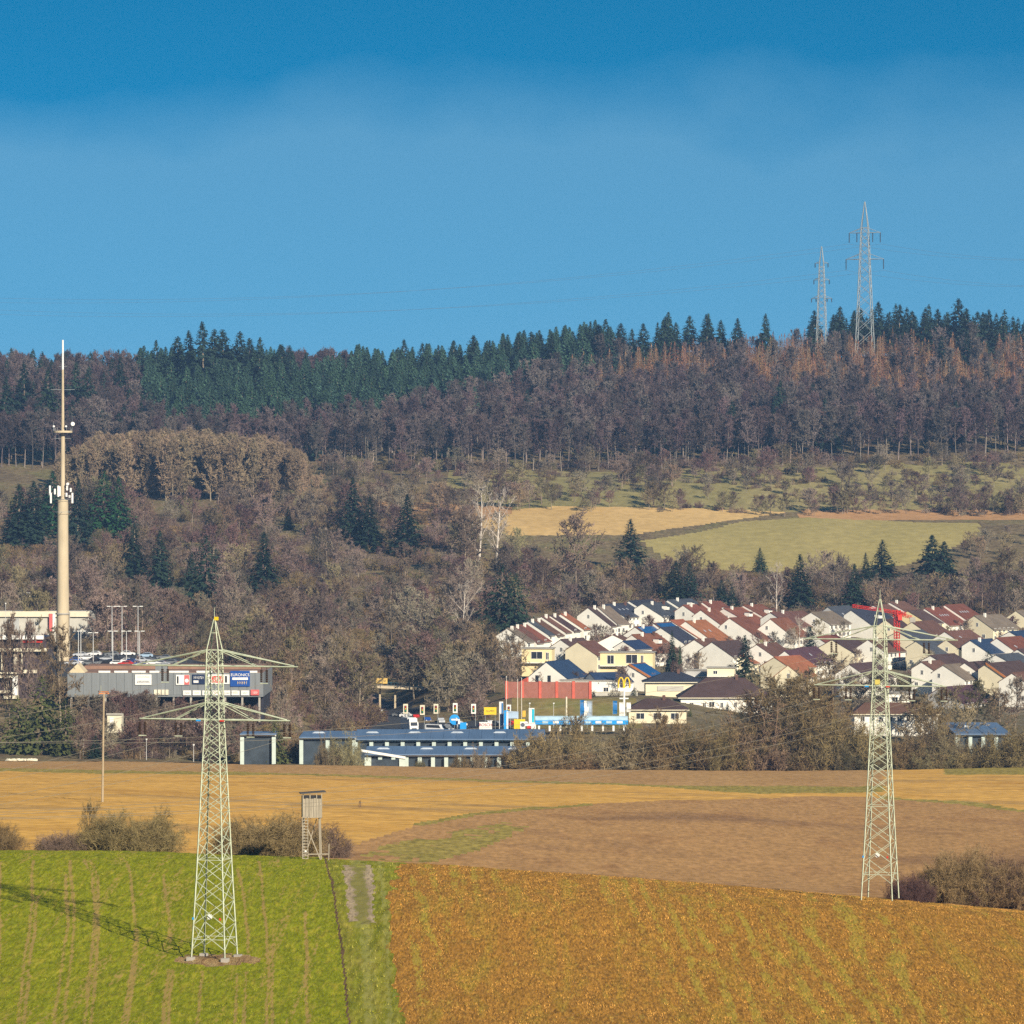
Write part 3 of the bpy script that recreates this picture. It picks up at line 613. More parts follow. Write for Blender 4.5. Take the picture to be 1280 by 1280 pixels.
# conifers that stand up on the skyline
for u, v in [(14, 434), (148, 436), (195, 424), (222, 420), (236, 412), (253, 402), (268, 410), (278, 411), (300, 414), (312, 422), (325, 420), (352, 430), (362, 430), (505, 424), (528, 427), (548, 430), (567, 426), (592, 418), (612, 424), (630, 424), (648, 418), (664, 413), (676, 418), (690, 416), (700, 419), (716, 414), (738, 402), (748, 404), (757, 399), (776, 403), (790, 410), (804, 404), (822, 402), (832, 394), (845, 402), (862, 394), (883, 393), (901, 399), (922, 398), (957, 392),
          (1018, 388), (1050, 382), (1068, 388), (1098, 376), (1112, 388), (1125, 380), (1140, 388), (1155, 390), (1172, 385), (1185, 394), (1198, 372), (1208, 384), (1222, 390), (1236, 386), (1252, 396), (1268, 400), (1284, 396)]:
    d = 2262 + nrg.uniform(-25, 30)
    if 185 < u < 365: d = 2200 + nrg.uniform(-20, 20)
    tree_at('fir', 'fir_tree', u, v + nrg.uniform(-1, 1), d, 'dark conifer rising over the skyline of the far ridge', 'fir', 'conifers on the skyline', wide=nrg.uniform(.8, 1.5))
# conifers part way down the wooded slope
for u, v, d in [(30, 452, 2050), (60, 460, 2040), (95, 452, 2080), (110, 462, 2060), (150, 445, 2120), (8, 470, 2020), (975, 475, 2010), (970, 500, 1985), (1040, 505, 1990), (1160, 520, 1980), (915, 500, 1990), (825, 520, 1985), (560, 520, 1990), (1195, 500, 2000)]:
    tree_at('fir', 'fir_tree', u, v, d, 'dark conifer standing among the bare beeches of the far wood', 'fir', 'conifers among the beeches')

# --- tan poplar stand
for i in range(190):
    d = nrg.uniform(1815, 1905); u = nrg.uniform(70, 385); vt = np.interp(u, [70, 110, 180, 250, 330, 385], [566, 538, 530, 528, 536, 556]) + nrg.uniform(-3, 8) + (1905 - d) * .12
    tree_at('poplar', 'poplar_tree', u, vt, d, 'tan bare poplar in the dense stand below the far wood', 'poplar', 'poplars in the stand below the wood')
EV = [('spruce_green', 130, 588, 1690, 'bright green spruce behind the concrete mast', 1.1), ('spruce_green', 148, 594, 1688, 'shorter bright green spruce beside its twin behind the concrete mast', 1.0),
      ('spruce_green', 66, 588, 1692, 'green spruce right behind the antennas of the concrete mast', 1.0), ('spruce', 24, 604, 1640, 'dark spruce by the edge of the small hill meadow', 1.3), ('spruce', 42, 600, 1642, 'dark spruce with a ragged crown near the concrete mast', 1.2), ('spruce', 98, 598, 1640, 'thin dark spruce beside the concrete mast', .9),
      ('broad_evergreen', 258, 668, 1460, 'broad dark evergreen over the car park', .8), ('spruce', 330, 664, 1510, 'dark evergreen between bare trees above the grey store', 1.1), ('spruce', 240, 690, 1508, 'dark conifer at the side of the broad evergreen', 1.0), ('spruce', 200, 662, 1512, 'slim dark conifer between the mast and the car park lamps', 1.0), ('spruce', 168, 652, 1560, 'pointed dark conifer uphill of the car park', 1.1),
      ('spruce', 360, 632, 1700, 'small dark conifer high on the wooded slope', 1.0), ('spruce', 441, 596, 1652, 'tall dark spruce with a bent top on the wooded slope', 1.0), ('spruce', 462, 620, 1642, 'dark spruce leaning on the tall spruce with the bent top', 1.2), ('spruce', 509, 617, 1630, 'dark spruce standing alone before the ploughed field', 1.25),
      ('broad_evergreen', 628, 704, 1380, 'blue green spreading evergreen at the end of the first terrace', .85), ('broad_evergreen', 645, 716, 1375, 'lower blue green evergreen beside the spreading one', .7), ('spruce', 788, 648, 1600, 'dark spruce before the straw field', 1.3), ('spruce', 845, 700, 1530, 'dark spruce behind the grey roofed terrace', 1.3), ('spruce', 862, 702, 1531, 'ragged spruce beside the dark spruce behind the grey roofs', 1.2),
      ('spruce', 902, 724, 1525, 'small dark spruce behind the red brown terrace', 1.4), ('spruce', 915, 732, 1524, 'smallest of the dark spruces behind the red brown terrace', 1.4), ('spruce', 1103, 674, 1590, 'dark spruce on the rim of the pale meadow', 1.5), ('spruce', 1068, 704, 1520, 'dark spruce behind the slate roofed houses', 1.2), ('spruce', 1000, 692, 1521, 'dark green conifer behind the big white gable', 1.2), ('fir', 1165, 668, 1585, 'spreading pine on the rim of the pale meadow', 1.3), ('fir', 1180, 676, 1586, 'second spreading pine on the rim of the pale meadow', 1.3), ('spruce', 950, 684, 1600, 'small conifer below the pale meadow', 1.2), ('spruce', 1082, 690, 1580, 'thin conifer between the meadow and the crane', .9),
      ('spruce', 840, 788, 1270, 'slim dark spruce in the village garden by the clipped column', .75), ('spruce', 931, 793, 1225, 'blue green spruce standing among the village roofs', 1.25), ('spruce', 1013, 783, 1330, 'dark conifer in front of the slate roofed house', 1.1), ('broad_evergreen', 1235, 812, 1215, 'grey green cedar before the orange edged roof', .8),
      ('broad_evergreen', 52, 842, 985, 'large olive green evergreen in front of the white slab building', .75), ('broad_evergreen', 82, 872, 980, 'olive green evergreen at the corner of the grey store', .7), ('broad_evergreen', 22, 868, 985, 'olive green evergreen at the field edge', .8), ('spruce', 119, 918, 962, 'small dark fir at the far field edge under the store', 1.6), ('broad_evergreen', 345, 892, 955, 'ivy green tree beside the hall at the field edge', .6)]
PICK = [(u, v, d, 16 * wd) for k_, u, v, d, lb, wd in EV if d > 1100] + [(600, 600, 1600, 22), (578, 722, 1365, 16), (972, 700, 1500, 10), (720, 642, 1560, 22)]
def hides(u, d, h):                                   # would a filler tree here cover one of the trees that can be picked out?
    x = X(u, d); vt = 640 + (CZ - H(x, d) - h) * F / d
    for pu, pv, pd, hw in PICK:
        if d < pd and abs(u - pu) < hw + 9:
            vb = 640 + (CZ - H(X(pu, pd), pd)) * F / pd
            if vt < pv + .72 * (vb - pv): return True
    return False
# --- orchard and scrub trees on the hill meadows
for i in range(230):
    u = nrg.uniform(380, 1290); d = nrg.uniform(1790, 1950); h = nrg.uniform(5, 13)
    tree(rnd.choice(['bare', 'bare_olive', 'bare_red', 'bare']), 'orchard_tree', X(u, d), d, h, 'small bare orchard tree on the hill meadow under the far wood', 'fruit tree', 'orchard trees on the hill meadow', wide=1.2)
for i in range(70):                                   # tree belt along the lower rim of the meadows
    u = nrg.uniform(390, 1290); d = nrg.uniform(1778, 1800); h = nrg.uniform(6, 12) if u > 640 else nrg.uniform(8, 15)
    tree(rnd.choice(['bare', 'bare_olive', 'bare_red']), 'hedgerow_tree', X(u, d), d, h, 'bare hedgerow tree behind the straw field on the hill', 'hedgerow tree', 'hedgerow trees behind the straw field')
# --- wooded valley slope
def keep(u, d):
    if 1098 < d < 1220 and 70 < u < 290: return False
    if d < 1345 and abs(u - np.interp(d, [1040, 1075, 1120, 1180, 1250, 1340], [560, 556, 535, 505, 482, 432])) < np.interp(d, [1040, 1080, 1125, 1180, 1340], [130, 110, 60, 30, 26]): return False
    if d < 1350 and u > 600: return False
    if d < 1260 and u < 75: return False
    return True
lab = {'bare': 'bare grey brown tree on the wooded valley slope', 'bare_red': 'bare reddish brown tree on the wooded valley slope', 'bare_olive': 'bare olive brown tree on the wooded valley slope'}
n = 0
while n < 285:
    u = nrg.uniform(-15, 650); d = nrg.uniform(1120, 1760)
    if not keep(u, d): continue
    kind = rnd.choices(['bare', 'bare_red', 'bare_olive'], [5, 3, 3])[0]; h = nrg.uniform(11, 19)
    if 590 < u and d > 1650: continue
    if hides(u, d, h): continue
    tree(kind, {'bare': 'ash_tree', 'bare_red': 'cherry_tree', 'bare_olive': 'willow_tree'}[kind].replace('ash', 'deciduous').replace('cherry', 'russet').replace('willow', 'olive'), X(u, d), d, h, lab[kind], 'tree', {'bare': 'grey brown', 'bare_red': 'reddish brown', 'bare_olive': 'olive brown'}[kind] + ' trees on the valley slope', wide=nrg.uniform(.85, 1.15)); n += 1
n = 0
while n < 95:                                         # belt behind the village
    u = nrg.uniform(640, 1295); d = nrg.uniform(1500, 1580)
    h = nrg.uniform(9, 16)
    if hides(u, d, h): continue
    tree(rnd.choice(['bare', 'bare_red', 'bare_olive']), 'belt_tree', X(u, d), d, h, 'bare tree in the belt between the village and the pale meadow', 'belt tree', 'trees in the belt behind the village'); n += 1
for i in range(14):
    u = nrg.uniform(1205, 1295); d = nrg.uniform(1590, 1700); tree(rnd.choice(['bare', 'bare_red', 'bare_olive']), 'field_tree', X(u, d), d, nrg.uniform(6, 11), 'bare tree at the end of the pale meadow', 'field tree', 'trees at the end of the pale meadow')
# low scrub under the slope trees: one uncountable mass
P = []; Q = []
while len(P) < 1700:
    u = nrg.uniform(-40, 660); d = nrg.uniform(960, 1770)
    if not keep(u, d) or (d < 1060 and 380 < u < 640) or (d < 975 and u > 290): continue
    if d < 1345 and u > 300 and abs(u - np.interp(d, [1040, 1120, 1250, 1340], [560, 535, 482, 432])) < 60: continue
    if 600 < u and d > 1620: continue
    x = X(u, d); hh = nrg.uniform(3.5, 8.5); hh = min(hh, 4.0) if d < 1090 and u < 330 else hh
    if hides(u, d, hh): continue
    P.append((x, d, H(x, d) - .2)); Q.append(hh / 10)
while len(P) < 2500:
    u = nrg.uniform(640, 1320); d = nrg.uniform(1495, 1600); x = X(u, d); P.append((x, d, H(x, d) - .2)); Q.append(nrg.uniform(3.5, 7.5) / 10)
while len(P) < 3300:
    u = nrg.uniform(400, 1320); d = nrg.uniform(1785, 1970); x = X(u, d)
    if vnoise(np.array(x), np.array(d), 40.0) > .5: P.append((x, d, H(x, d) - .2)); Q.append(nrg.uniform(2, 4.5) / 10)
    else: P.append((x, nrg.uniform(1950, 1985), H(x, 1965) - .5)); Q.append(nrg.uniform(3, 6) / 10)
bm = [bush_proto('scrub_mass', 300 + i, 10, 12, 22, 9, 8, .085, (TWIG, TWIG_R, TWIG_O)[i], BARK, joined=True) for i in range(3)]
for i, nm in enumerate(('grey_scrub', 'russet_scrub', 'olive_scrub')):
    scatter(nm, bm[i], P[i::3], Q[i::3], ('grey brown', 'russet', 'olive brown')[i] + ' leafless scrub under the trees of the valley slopes', 'scrub')

# --- evergreen and pale trees that can be picked out
for kind, u, v, d, lb, wd in EV: tree_at(kind, {'spruce': 'spruce_tree', 'spruce_green': 'green_spruce_tree', 'broad_evergreen': 'evergreen_tree', 'fir': 'pine_tree'}[kind], u, v, d, lb, 'evergreen', wide=wd * (1.45 if d > 1280 else 1.2 if d > 1100 else 1.5), k=1 if 'olive' in lb or 'ivy' in lb else 0 if kind == 'broad_evergreen' else None)
tree_at('birch', 'birch_tree', 600, 600, 1600, 'white stemmed birch by the straw field', 'birch'); tree_at('birch', 'birch_tree', 622, 606, 1605, 'slimmer white birch beside the straw field', 'birch')
tree_at('birch', 'birch_tree', 578, 722, 1365, 'white birch on the slope above the road bridge', 'birch'); tree_at('birch', 'birch_tree', 972, 700, 1500, 'pale birch behind the big white gable', 'birch', wide=.8)
tree_at('birch', 'birch_tree', 402, 822, 1180, 'pale birch clump before the road bridge', 'birch', wide=.6); tree_at('birch', 'birch_tree', 1000, 768, 1310, 'pale leafless birch over the village garden', 'birch', wide=.9)
tree_at('bare_red', 'russet_oak', 720, 642, 1560, 'russet oak that kept its dead leaves by the straw field', 'oak', wide=1.1); tree_at('bare_red', 'russet_oak', 580, 640, 1570, 'dark purple brown tree beside the white birch', 'oak', wide=1.2)

# --- hedge along the far field edge
HD = [(955, 878, 918, .9), (1012, 868, 920, .9), (1045, 884, 916, .9), (985, 858, 921, .8), (930, 888, 916, .8), (690, 900, 915, 1.0), (668, 912, 918, .8), (735, 908, 920, .9), (775, 905, 915, 1.0), (812, 892, 918, .9), (850, 892, 915, 1.1), (890, 896, 912, .9), (640, 925, 920, .7), (600, 930, 925, .6), (575, 938, 925, .6), (1050, 905, 915, .9), (1075, 890, 925, .8), (1135, 915, 918, .8), (1160, 895, 922, .8), (1195, 905, 918, .9), (1225, 925, 918, .8), (1265, 905, 912, 1.1), (1290, 900, 915, 1.1), (430, 905, 930, .6), (410, 915, 928, .5), (525, 945, 925, .6), (920, 905, 918, .9)]
for i, (u, v, d, wd) in enumerate(HD):
    lb = 'leafless thicket of the far hedge ' + ('before the blue roofed halls' if u < 650 else 'before the filling station' if u < 700 else 'before the car wash' if u < 780 else 'before the restaurant pavilion' if u < 840 else 'before the brown hipped house' if u < 930 else 'beside the big oak' if u < 1090 else 'beyond the stubble crest pylon' if u < 1180 else 'before the blue roofed shed')
    tree_at('hedge', 'hedge_bush', u, v - (3 if u > 640 else 0), d, lb, 'thicket', lb.replace('thicket', 'thickets'), wide=wd)
for u, v, d, lb, wd in [(985, 846, 922, 'big spreading bare oak in the far hedge', 1.25), (1030, 868, 925, 'second bare oak beside the big oak in the far hedge', .8), (945, 870, 925, 'round bare tree between hedge and big oak', .9), (1165, 880, 930, 'bare olive tree in the hedge beyond the lattice pylon', .8), (720, 893, 925, 'leafless tree above the hedge near the filling station', .7), (830, 893, 925, 'leafless ivy grown tree in the hedge before the hipped house', .8)]:
    tree_at('big_tree', 'hedge_tree', u, v, d, lb, 'oak', wide=wd)
for i in range(26):
    u = nrg.uniform(95, 322); d = nrg.uniform(1030, 1046); tree(rnd.choice(['bare', 'bare_red']), 'store_tree', X(u, d), d, nrg.uniform(6, 9.5), 'bare tree screening the undercroft of the grey store', 'store tree', 'trees before the store undercroft')
for i in range(26):
    u = nrg.uniform(650, 1290); d = 912 + nrg.uniform(-4, 10); tree('hedge', 'undergrowth_bush', X(u, d), d, nrg.uniform(3.5, 6.5), 'low dark undergrowth bush at the foot of the far hedge', 'bush', 'undergrowth of the far hedge', wide=1.3)
for i in range(60):
    u = nrg.uniform(95, 300); d = nrg.uniform(958, 1040); tree(rnd.choice(['bare', 'bare_red']), 'bank_tree', X(u, d), d, nrg.uniform(5.5, 10), 'thin bare tree on the bank below the grey store', 'bank tree', 'trees on the bank below the store')
for u, v, d, kind, lb, wd in [(12, 770, 1020, 'bare_red', 'bare reddish tree before the white slab building', .4), (36, 775, 1015, 'bare', 'slim bare tree before the white slab building', .35), (75, 785, 1030, 'bare_olive', 'bare tree before the foot of the concrete mast', .7), (55, 790, 1150, 'bare', 'dark bare tree at the white hall', .9), (352, 858, 1000, 'bare', 'leaning bare tree beside the end of the grey store', .5), (430, 790, 1190, 'bare_olive', 'bare tree rising beside the bridge end', .6), (514, 790, 1265, 'bare_olive', 'bare tree over the middle of the road bridge', .7), (550, 790, 1255, 'bare', 'bare tree at the wooded end of the bridge', .9), (575, 800, 1230, 'bare_olive', 'tall bare tree on the road bank', 1.0), (610, 790, 1220, 'bare_olive', 'leafless tree in front of the first terrace', 1.0), (640, 800, 1195, 'bare_olive', 'leafless tree at the red wall', .9), (590, 815, 1180, 'bare', 'bare tree behind the traffic lights', 1.0)]:
    tree_at(kind, 'roadside_tree', u, v, d, lb, 'tree', wide=wd)
for i in range(40):
    u = nrg.uniform(540, 640); d = nrg.uniform(1150, 1370); tree(rnd.choice(['bare', 'bare_olive']), 'copse_tree', X(u, d), d, nrg.uniform(8, 14), 'bare tree in the copse beside the road', 'copse tree', 'copse beside the road')

# --- bushes on the near crest
for k, (kind, u, v, d, lb, wd) in enumerate([('near_bush', 165, 998, 449, 'large twiggy thorn bush behind the green field', 1.1), ('near_bush', 78, 1032, 447, 'low bramble bush beside the large thorn bush', 1.1), ('near_bush', -8, 1015, 449, 'twiggy bush at the end of the green field', .8), ('big_tree', 112, 1002, 452, 'small crooked tree in the thorn thicket', .45),
      ('near_bush', 335, 1002, 450, 'twiggy thorn bush behind the raised hunting hide', 1.15), ('near_bush', 385, 1012, 455, 'thin bush around the legs of the hunting hide', .8), ('near_bush', 1205, 1040, 440, 'dark round bare bush behind the stubble crest', .62), ('near_bush', 1255, 1058, 442, 'olive bush beyond the stubble crest', .9), ('near_bush', 1290, 1055, 440, 'tall thicket beyond the stubble crest', .9), ('near_bush', 1138, 1082, 432, 'small bush at the foot of the farther lattice pylon', .7), ('near_bush', 1180, 1070, 441, 'low bush beneath the dark round bush', .8), ('bare_red', 450, 1018, 640, 'lone thin sapling in the ochre field', .6)]):
    tree_at(kind, 'thorn_bush' if kind == 'near_bush' else 'small_tree', u, v, d, lb, 'bush' if kind == 'near_bush' else 'tree', k=k, wide=wd)
# ------------------------------------------------------------------ lattice pylons near the camera
UB = {}
def unit_beam(mt):
    if mt.name not in UB: UB[mt.name] = MB().box((0, 0, .5), (1, 1, 1)).mesh('steel_member', mt)
    return UB[mt.name]
def beam(name, p0, p1, wd, mt, parent):
    p0 = Vector(p0); p1 = Vector(p1); d = p1 - p0; o = obj(name, unit_beam(mt), parent); o.location = p0; o.rotation_mode = 'QUATERNION'
    o.rotation_quaternion = d.to_track_quat('Z', 'Y'); o.scale = (wd, wd, d.length); return o
def pylon(u, d, base_z, rz, lower, upper, label, name='lattice_pylon'):
    x = X(u, d); t = empty(name, (x, d, base_z), rz, label, 'pylon', None)
    hs = [(0, 1.60), (7.2, 1.22), (20.9, .66), (27.0, .53)]
    def half(z): return float(np.interp(z, [a for a, b in hs], [b for a, b in hs]))
    C4 = ((-1, -1), (1, -1), (1, 1), (-1, 1))
    for sx, sy in C4:
        m = MB()
        for (z0, a), (z1, b) in zip(hs[:-1], hs[1:]): m.tube((sx * a, sy * a, z0 if z0 else -.8), (sx * b, sy * b, z1), .075 if z0 < 15 else .06, .075 if z1 < 15 else .06, 4)
        m.tube((sx * .53, sy * .53, 27.0), (sx * .05, sy * .05, 29.7), .055, .05, 4); m.build('leg', GALV, t)
    lv = [.9]; st = 2.15
    while lv[-1] < 26.4: lv.append(min(27.0, lv[-1] + st)); st = max(1.05, st * .925)
    for i in range(len(lv) - 1):
        z0, z1 = lv[i], lv[i + 1]; a, b = half(z0), half(z1)
        for k in range(4):
            (ax, ay), (bx, by) = C4[k], C4[(k + 1) % 4]
            beam('brace', (ax * a, ay * a, z0), (bx * b, by * b, z1), .052, GALV, t); beam('brace', (bx * a, by * a, z0), (ax * b, ay * b, z1), .052, GALV, t)
    for z in (1.8, 8.7, 20.9, 22.4, 25.6, 27.0, 28.5):
        a = half(z) if z < 27.1 else .27
        for k in range(4):
            (ax, ay), (bx, by) = C4[k], C4[(k + 1) % 4]; beam('tie', (ax * a, ay * a, z), (bx * a, by * a, z), .055, GALV, t)
    for z, zt, L, ins in ((20.9, 22.4, lower, (1.0, .48)), (25.6, 27.0, upper, (.6,))):
        a, b = half(z), half(zt)
        for s in (-1, 1):
            arm = MB(); tip = (s * L, 0, z)
            for q in (-1, 1):
                arm.tube((s * a, q * a, z), (s * L, q * .06, z), .065, .055, 4); arm.tube((s * b, q * b, zt), (s * L * .96, q * .05, z + .06), .06, .05, 4)
                arm.tube((s * b, q * b, zt), (s * L * .52, q * a * .5, z), .04, .035, 4)
            n = 9
            for i in range(n):
                f0, f1 = i / n, (i + 1) / n; q = 1 if i % 2 else -1
                arm.tube((s * (a + (L - a) * f0), q * a * (1 - f0), z), (s * (a + (L - a) * f1), -q * a * (1 - f1), z), .035, .035, 3)
            arm.build('crossarm', GALV, t)
            for fr in ins:
                xi = s * L * fr - (s * .25 if fr == 1.0 else 0)
                for dx in (-.25, .25):
                    m = MB(); m.tube((xi + dx, 0, z), (xi + dx, 0, z - .32), .02, .02, 4)
                    for i in range(6): m.tube((xi + dx, 0, z - .32 - i * .18), (xi + dx, 0, z - .47 - i * .18), .12, .09, 8)
                    m.build('insulator', DARKSTEEL, t)
                MB().box((xi, 0, z - 1.48), (.7, .1, .07)).build('yoke', GALV, t)
    MB().tube((0, 0, 29.6), (0, 0, 30.7), .035, .02, 5).build('peak_rod', GALV, t)
    MB().tube((-.05, -.95, 3.75), (-.05, -1.05, 3.75), .24, .24, 14).build('number_plate', WHITE, t)
    a = half(3.6); MB().box((-a, -a - .1, 3.6), (.16, .05, .2)).build('blue_tag', LBLUE, t); MB().box((a * .78, -a - .1, 3.6), (.16, .05, .2)).build('red_tag', REDP, t)
    MB().box((-1.2, -.8, 20.85), (.4, .08, .14)).build('blue_tag', LBLUE, t); MB().box((1.0, -.8, 20.85), (.4, .08, .14)).build('red_tag', REDP, t)
    return t, half
def half_at(v): return v
P1, _ = pylon(268, 357, H(X(268, 357), 357), -R(16.6), 7.0, 7.7, 'pale green lattice power pylon standing on a soil mound in the green field')
MB().box((.2, -.05, 29.75), (.36, .12, .3)).build('yellow_marker', YEL, P1)
P2, _ = pylon(1100, 415, Z(1114, 415), -R(17.5), 6.85, 8.0, 'pale green lattice power pylon at the crest of the orange stubble field')
MB().box((-.1, -.75, 21.3), (.5, .1, .5)).build('yellow_sign', mat('faded_yellow', (.6, .5, .12), .6), P2)
FOOT = [MB().box((sx * 1.6, sy * 1.6, -.1), (.6, .6, .7)).build('footing', CONC_D, P1) for sx, sy in ((-1, -1), (1, -1), (1, 1), (-1, 1))]
WIRE = mat('aluminium_wire', (0.30, 0.27, 0.21), .5, .05)
def wire(name, a, b, sag, r, label, group, mt=WIRE, n=36):
    m = MB(); pts = []
    for i in range(n + 1):
        t = i / n; pts.append(Vector(a).lerp(Vector(b), t) - Vector((0, 0, sag * 4 * t * (1 - t))))
    m.path(pts, [r] * (n + 1), 4); o = m.build(name, mt); tag(o, label, 'wire', group); return o
for P, ends, low, upp, far_, nm in ((P1, (-75, 225), 7.0, 7.7, 'x', 'conductor wire slung from the pylon in the green field'), (P2, (-46, 232), 6.85, 8.0, 'x', 'conductor wire slung from the pylon at the stubble crest')):
    rm = Matrix.Rotation(P.rotation_euler.z, 4, 'Z')
    for xi, z in ((-low + .25, 19.4), (-low * .48, 19.4), (low * .48, 19.4), (low - .25, 19.4), (-upp * .6, 24.1), (upp * .6, 24.1)):
        a = P.location + rm @ Vector((xi, 0, z)); b = Vector((ends[0] + xi, ends[1], CZ - 17.5 + (z - 19.4)))
        wire('conductor_wire', a, b, 3.2, .012, nm, 'wires of ' + nm[28:])
# ------------------------------------------------------------------ pylons on the far ridge
def far_pylon(u, vt, d, arms, w0, label, hw):
    x = X(u, d); zb = H(x, d) - 1; top = Z(vt, d) - zb; t = empty('ridge_pylon', (x, d, zb), -R(14), label, 'pylon')
    body = top * .84
    hh = lambda z: float(np.interp(z, [0, body, top], [w0, w0 * .38, .12]))
    for sx, sy in ((-1, -1), (1, -1), (1, 1), (-1, 1)):
        m = MB(); zs = [0, body * .5, body, top]
        for a, b in zip(zs[:-1], zs[1:]): m.tube((sx * hh(a), sy * hh(a), a), (sx * hh(b), sy * hh(b), b), hw, hw * .8, 4)
        m.build('leg', GALV_FAR, t)
    m = MB(); z = 2.0
    while z < body:
        st = max(2.6, hh(z) * 1.7); z2 = min(z + st, body)
        a, b = hh(z), hh(z2)
        for k in range(4):
            (ax, ay), (bx, by) = ((-1, -1), (1, -1), (1, 1), (-1, 1))[k], ((1, -1), (1, 1), (-1, 1), (-1, -1))[k]
            m.tube((ax * a, ay * a, z), (bx * b, by * b, z2), hw * .5, hw * .5, 3); m.tube((bx * a, by * a, z), (ax * b, ay * b, z2), hw * .5, hw * .5, 3)
        z = z2 + .01
    lt = m.build('lattice', GALV_FAR, t); lt['kind'] = 'stuff'
    for va, L, ins in arms:
        z = Z(va, d) - zb
        for s in (-1, 1):
            am = MB()
            for q in (-1, 1):
                am.tube((s * hh(z), q * hh(z), z), (s * L, 0, z), hw * .7, hw * .5, 4); am.tube((s * hh(z + 3), q * hh(z + 3), z + L * .28), (s * L, 0, z), hw * .6, hw * .4, 4)
            am.build('crossarm', GALV_FAR, t)
            for f, l in ins: MB().tube((s * L * f, 0, z), (s * L * f, 0, z - l), .30, .26, 6).build('insulator', mat('blue_grey_insulator', (.03, .06, .10), .5), t)
    return t
FP1 = far_pylon(1081, 252, 2245, ((291, 8.8, ((.98, 5.4), (.5, 5.2))), (324, 10.6, ((.98, 5.6),))), 5.0, 'tall two armed lattice pylon on the far ridge', .24)
FP2 = far_pylon(1027, 308, 2252, ((329, 3.6, ((1, 2.4),)), (350, 4.3, ((1, 2.4),)), (373, 5.6, ((1, 2.2), (.55, 2.0)))), 3.2, 'smaller three armed lattice pylon on the far ridge', .2)
SKYW = mat('far_wire', (0.20, 0.24, 0.28), .6, .05)
for k, (dx, va, vb) in enumerate(((-9, 305, 372), (-10.5, 338, 382), (9, 305, 366), (10.5, 338, 377))):
    a = Vector((X(1081, 2245) + dx, 2245, Z(va, 2245))); wire('ridge_wire', a, (X(-260, 2500) + dx, 2500, Z(vb - 4, 2500)), 16, .045, 'faint power line running from the tall ridge pylon across the sky', 'wires across the sky', SKYW)
    wire('ridge_wire', a, (X(1500, 2150) + dx, 2150, Z(va + 8, 2150)), 7, .045, 'faint power line running from the tall ridge pylon across the sky', 'wires across the sky', SKYW)

# ------------------------------------------------------------------ concrete telecommunication mast
d = 1160; x = X(78.5, d); zb = H(x, d); t = empty('telecom_mast', (x, d, zb), 0, 'slender concrete telecommunication mast with antennas and a thin top', 'mast')
def zz(v): return Z(v, d) - zb
m = MB()
def rings(m, prof, n=24):
    for (z0, r0), (z1, r1) in zip(prof[:-1], prof[1:]): m.tube((0, 0, z0), (0, 0, z1), r0, r1, n, cap=True)
rings(m, [(-2, 1.92), (zz(760), 1.75), (zz(700), 1.62), (zz(625), 1.52)]); o = m.build('shaft', CONC, t)
m = MB(); rings(m, [(zz(625), .66), (zz(545), .58)], 16); m.build('upper_shaft', CONC, t)
m = MB(); rings(m, [(zz(545), .46), (zz(462), .30)], 12); m.build('mast_tube', mat('tan_steel_tube', (0.50, 0.41, 0.27), .7, .1), t)
m = MB(); rings(m, [(zz(462), .30), (zz(425), .26)], 10); m.build('top_antenna', mat('pale_grey_radome', (0.72, 0.74, 0.74), .6, .04), t)
m = MB(); m.tube((0, 0, zz(541)), (0, 0, zz(538.5)), 2.7, 2.7, 24); m.build('platform', CONC, t)
m = MB()
for i in range(12):
    a = i * math.pi / 6; m.tube((2.6 * math.cos(a), 2.6 * math.sin(a), zz(538.5)), (2.6 * math.cos(a), 2.6 * math.sin(a), zz(534)), .03, .03, 3)
rl = m.build('railing', GALV_FAR, t); rl['kind'] = 'stuff'
for ux, v, r_ in ((-2.5, 533, .3), (1.0, 533, .3), (2.9, 530, .62)):
    MB().tube((ux, -1.0, zz(v)), (ux + .1, -1.3, zz(v)), r_, r_ * .9, 12).build('dish', WHITE, t)
MB().tube((2.7, -.6, zz(538)), (2.7, -.6, zz(520)), .04, .03, 4).build('whip_antenna', GALV_FAR, t); MB().tube((-2.6, -.6, zz(538)), (-2.6, -.6, zz(527)), .04, .03, 4).build('whip_antenna', GALV_FAR, t)
for v, L in ((487, 3.4), (458, 1.2), (548, 2.4)):
    MB().tube((-L, 0, zz(v)), (L, 0, zz(v)), .06, .06, 4).build('cross_bar', GALV_FAR, t)
for k, (xx_, v0, v1) in enumerate(((-3.5, 607, 619), (-3.2, 616, 629), (-2.1, 611, 618), (-1.1, 607, 621), (-.7, 608, 620), (1.4, 604, 613), (2.4, 610, 615), (2.9, 616, 629), (1.2, 616, 621), (2.1, 619, 622))):
    MB().box((xx_, -1.2 - .3 * (k % 2), (zz(v0) + zz(v1)) / 2), (.5, .28, abs(zz(v0) - zz(v1)))).build('panel_antenna', WHITE, t)
MB().tube((1.6, -1.5, zz(605)), (1.6, -1.9, zz(605)), .42, .4, 12).build('dish', WHITE, t)
for v in (620, 624, 640): 
    m = MB()
    for i in range(16):
        a0, a1 = i * math.pi / 8, (i + 1) * math.pi / 8; m.tube((2.9 * math.cos(a0), 2.9 * math.sin(a0), zz(v)), (2.9 * math.cos(a1), 2.9 * math.sin(a1), zz(v)), .05, .05, 3)
    for a0 in (0, 1.57, 3.14, 4.71): m.tube((0, 0, zz(v)), (2.9 * math.cos(a0), 2.9 * math.sin(a0), zz(v)), .05, .05, 3)
    m.build('antenna_ring', GALV_FAR, t)
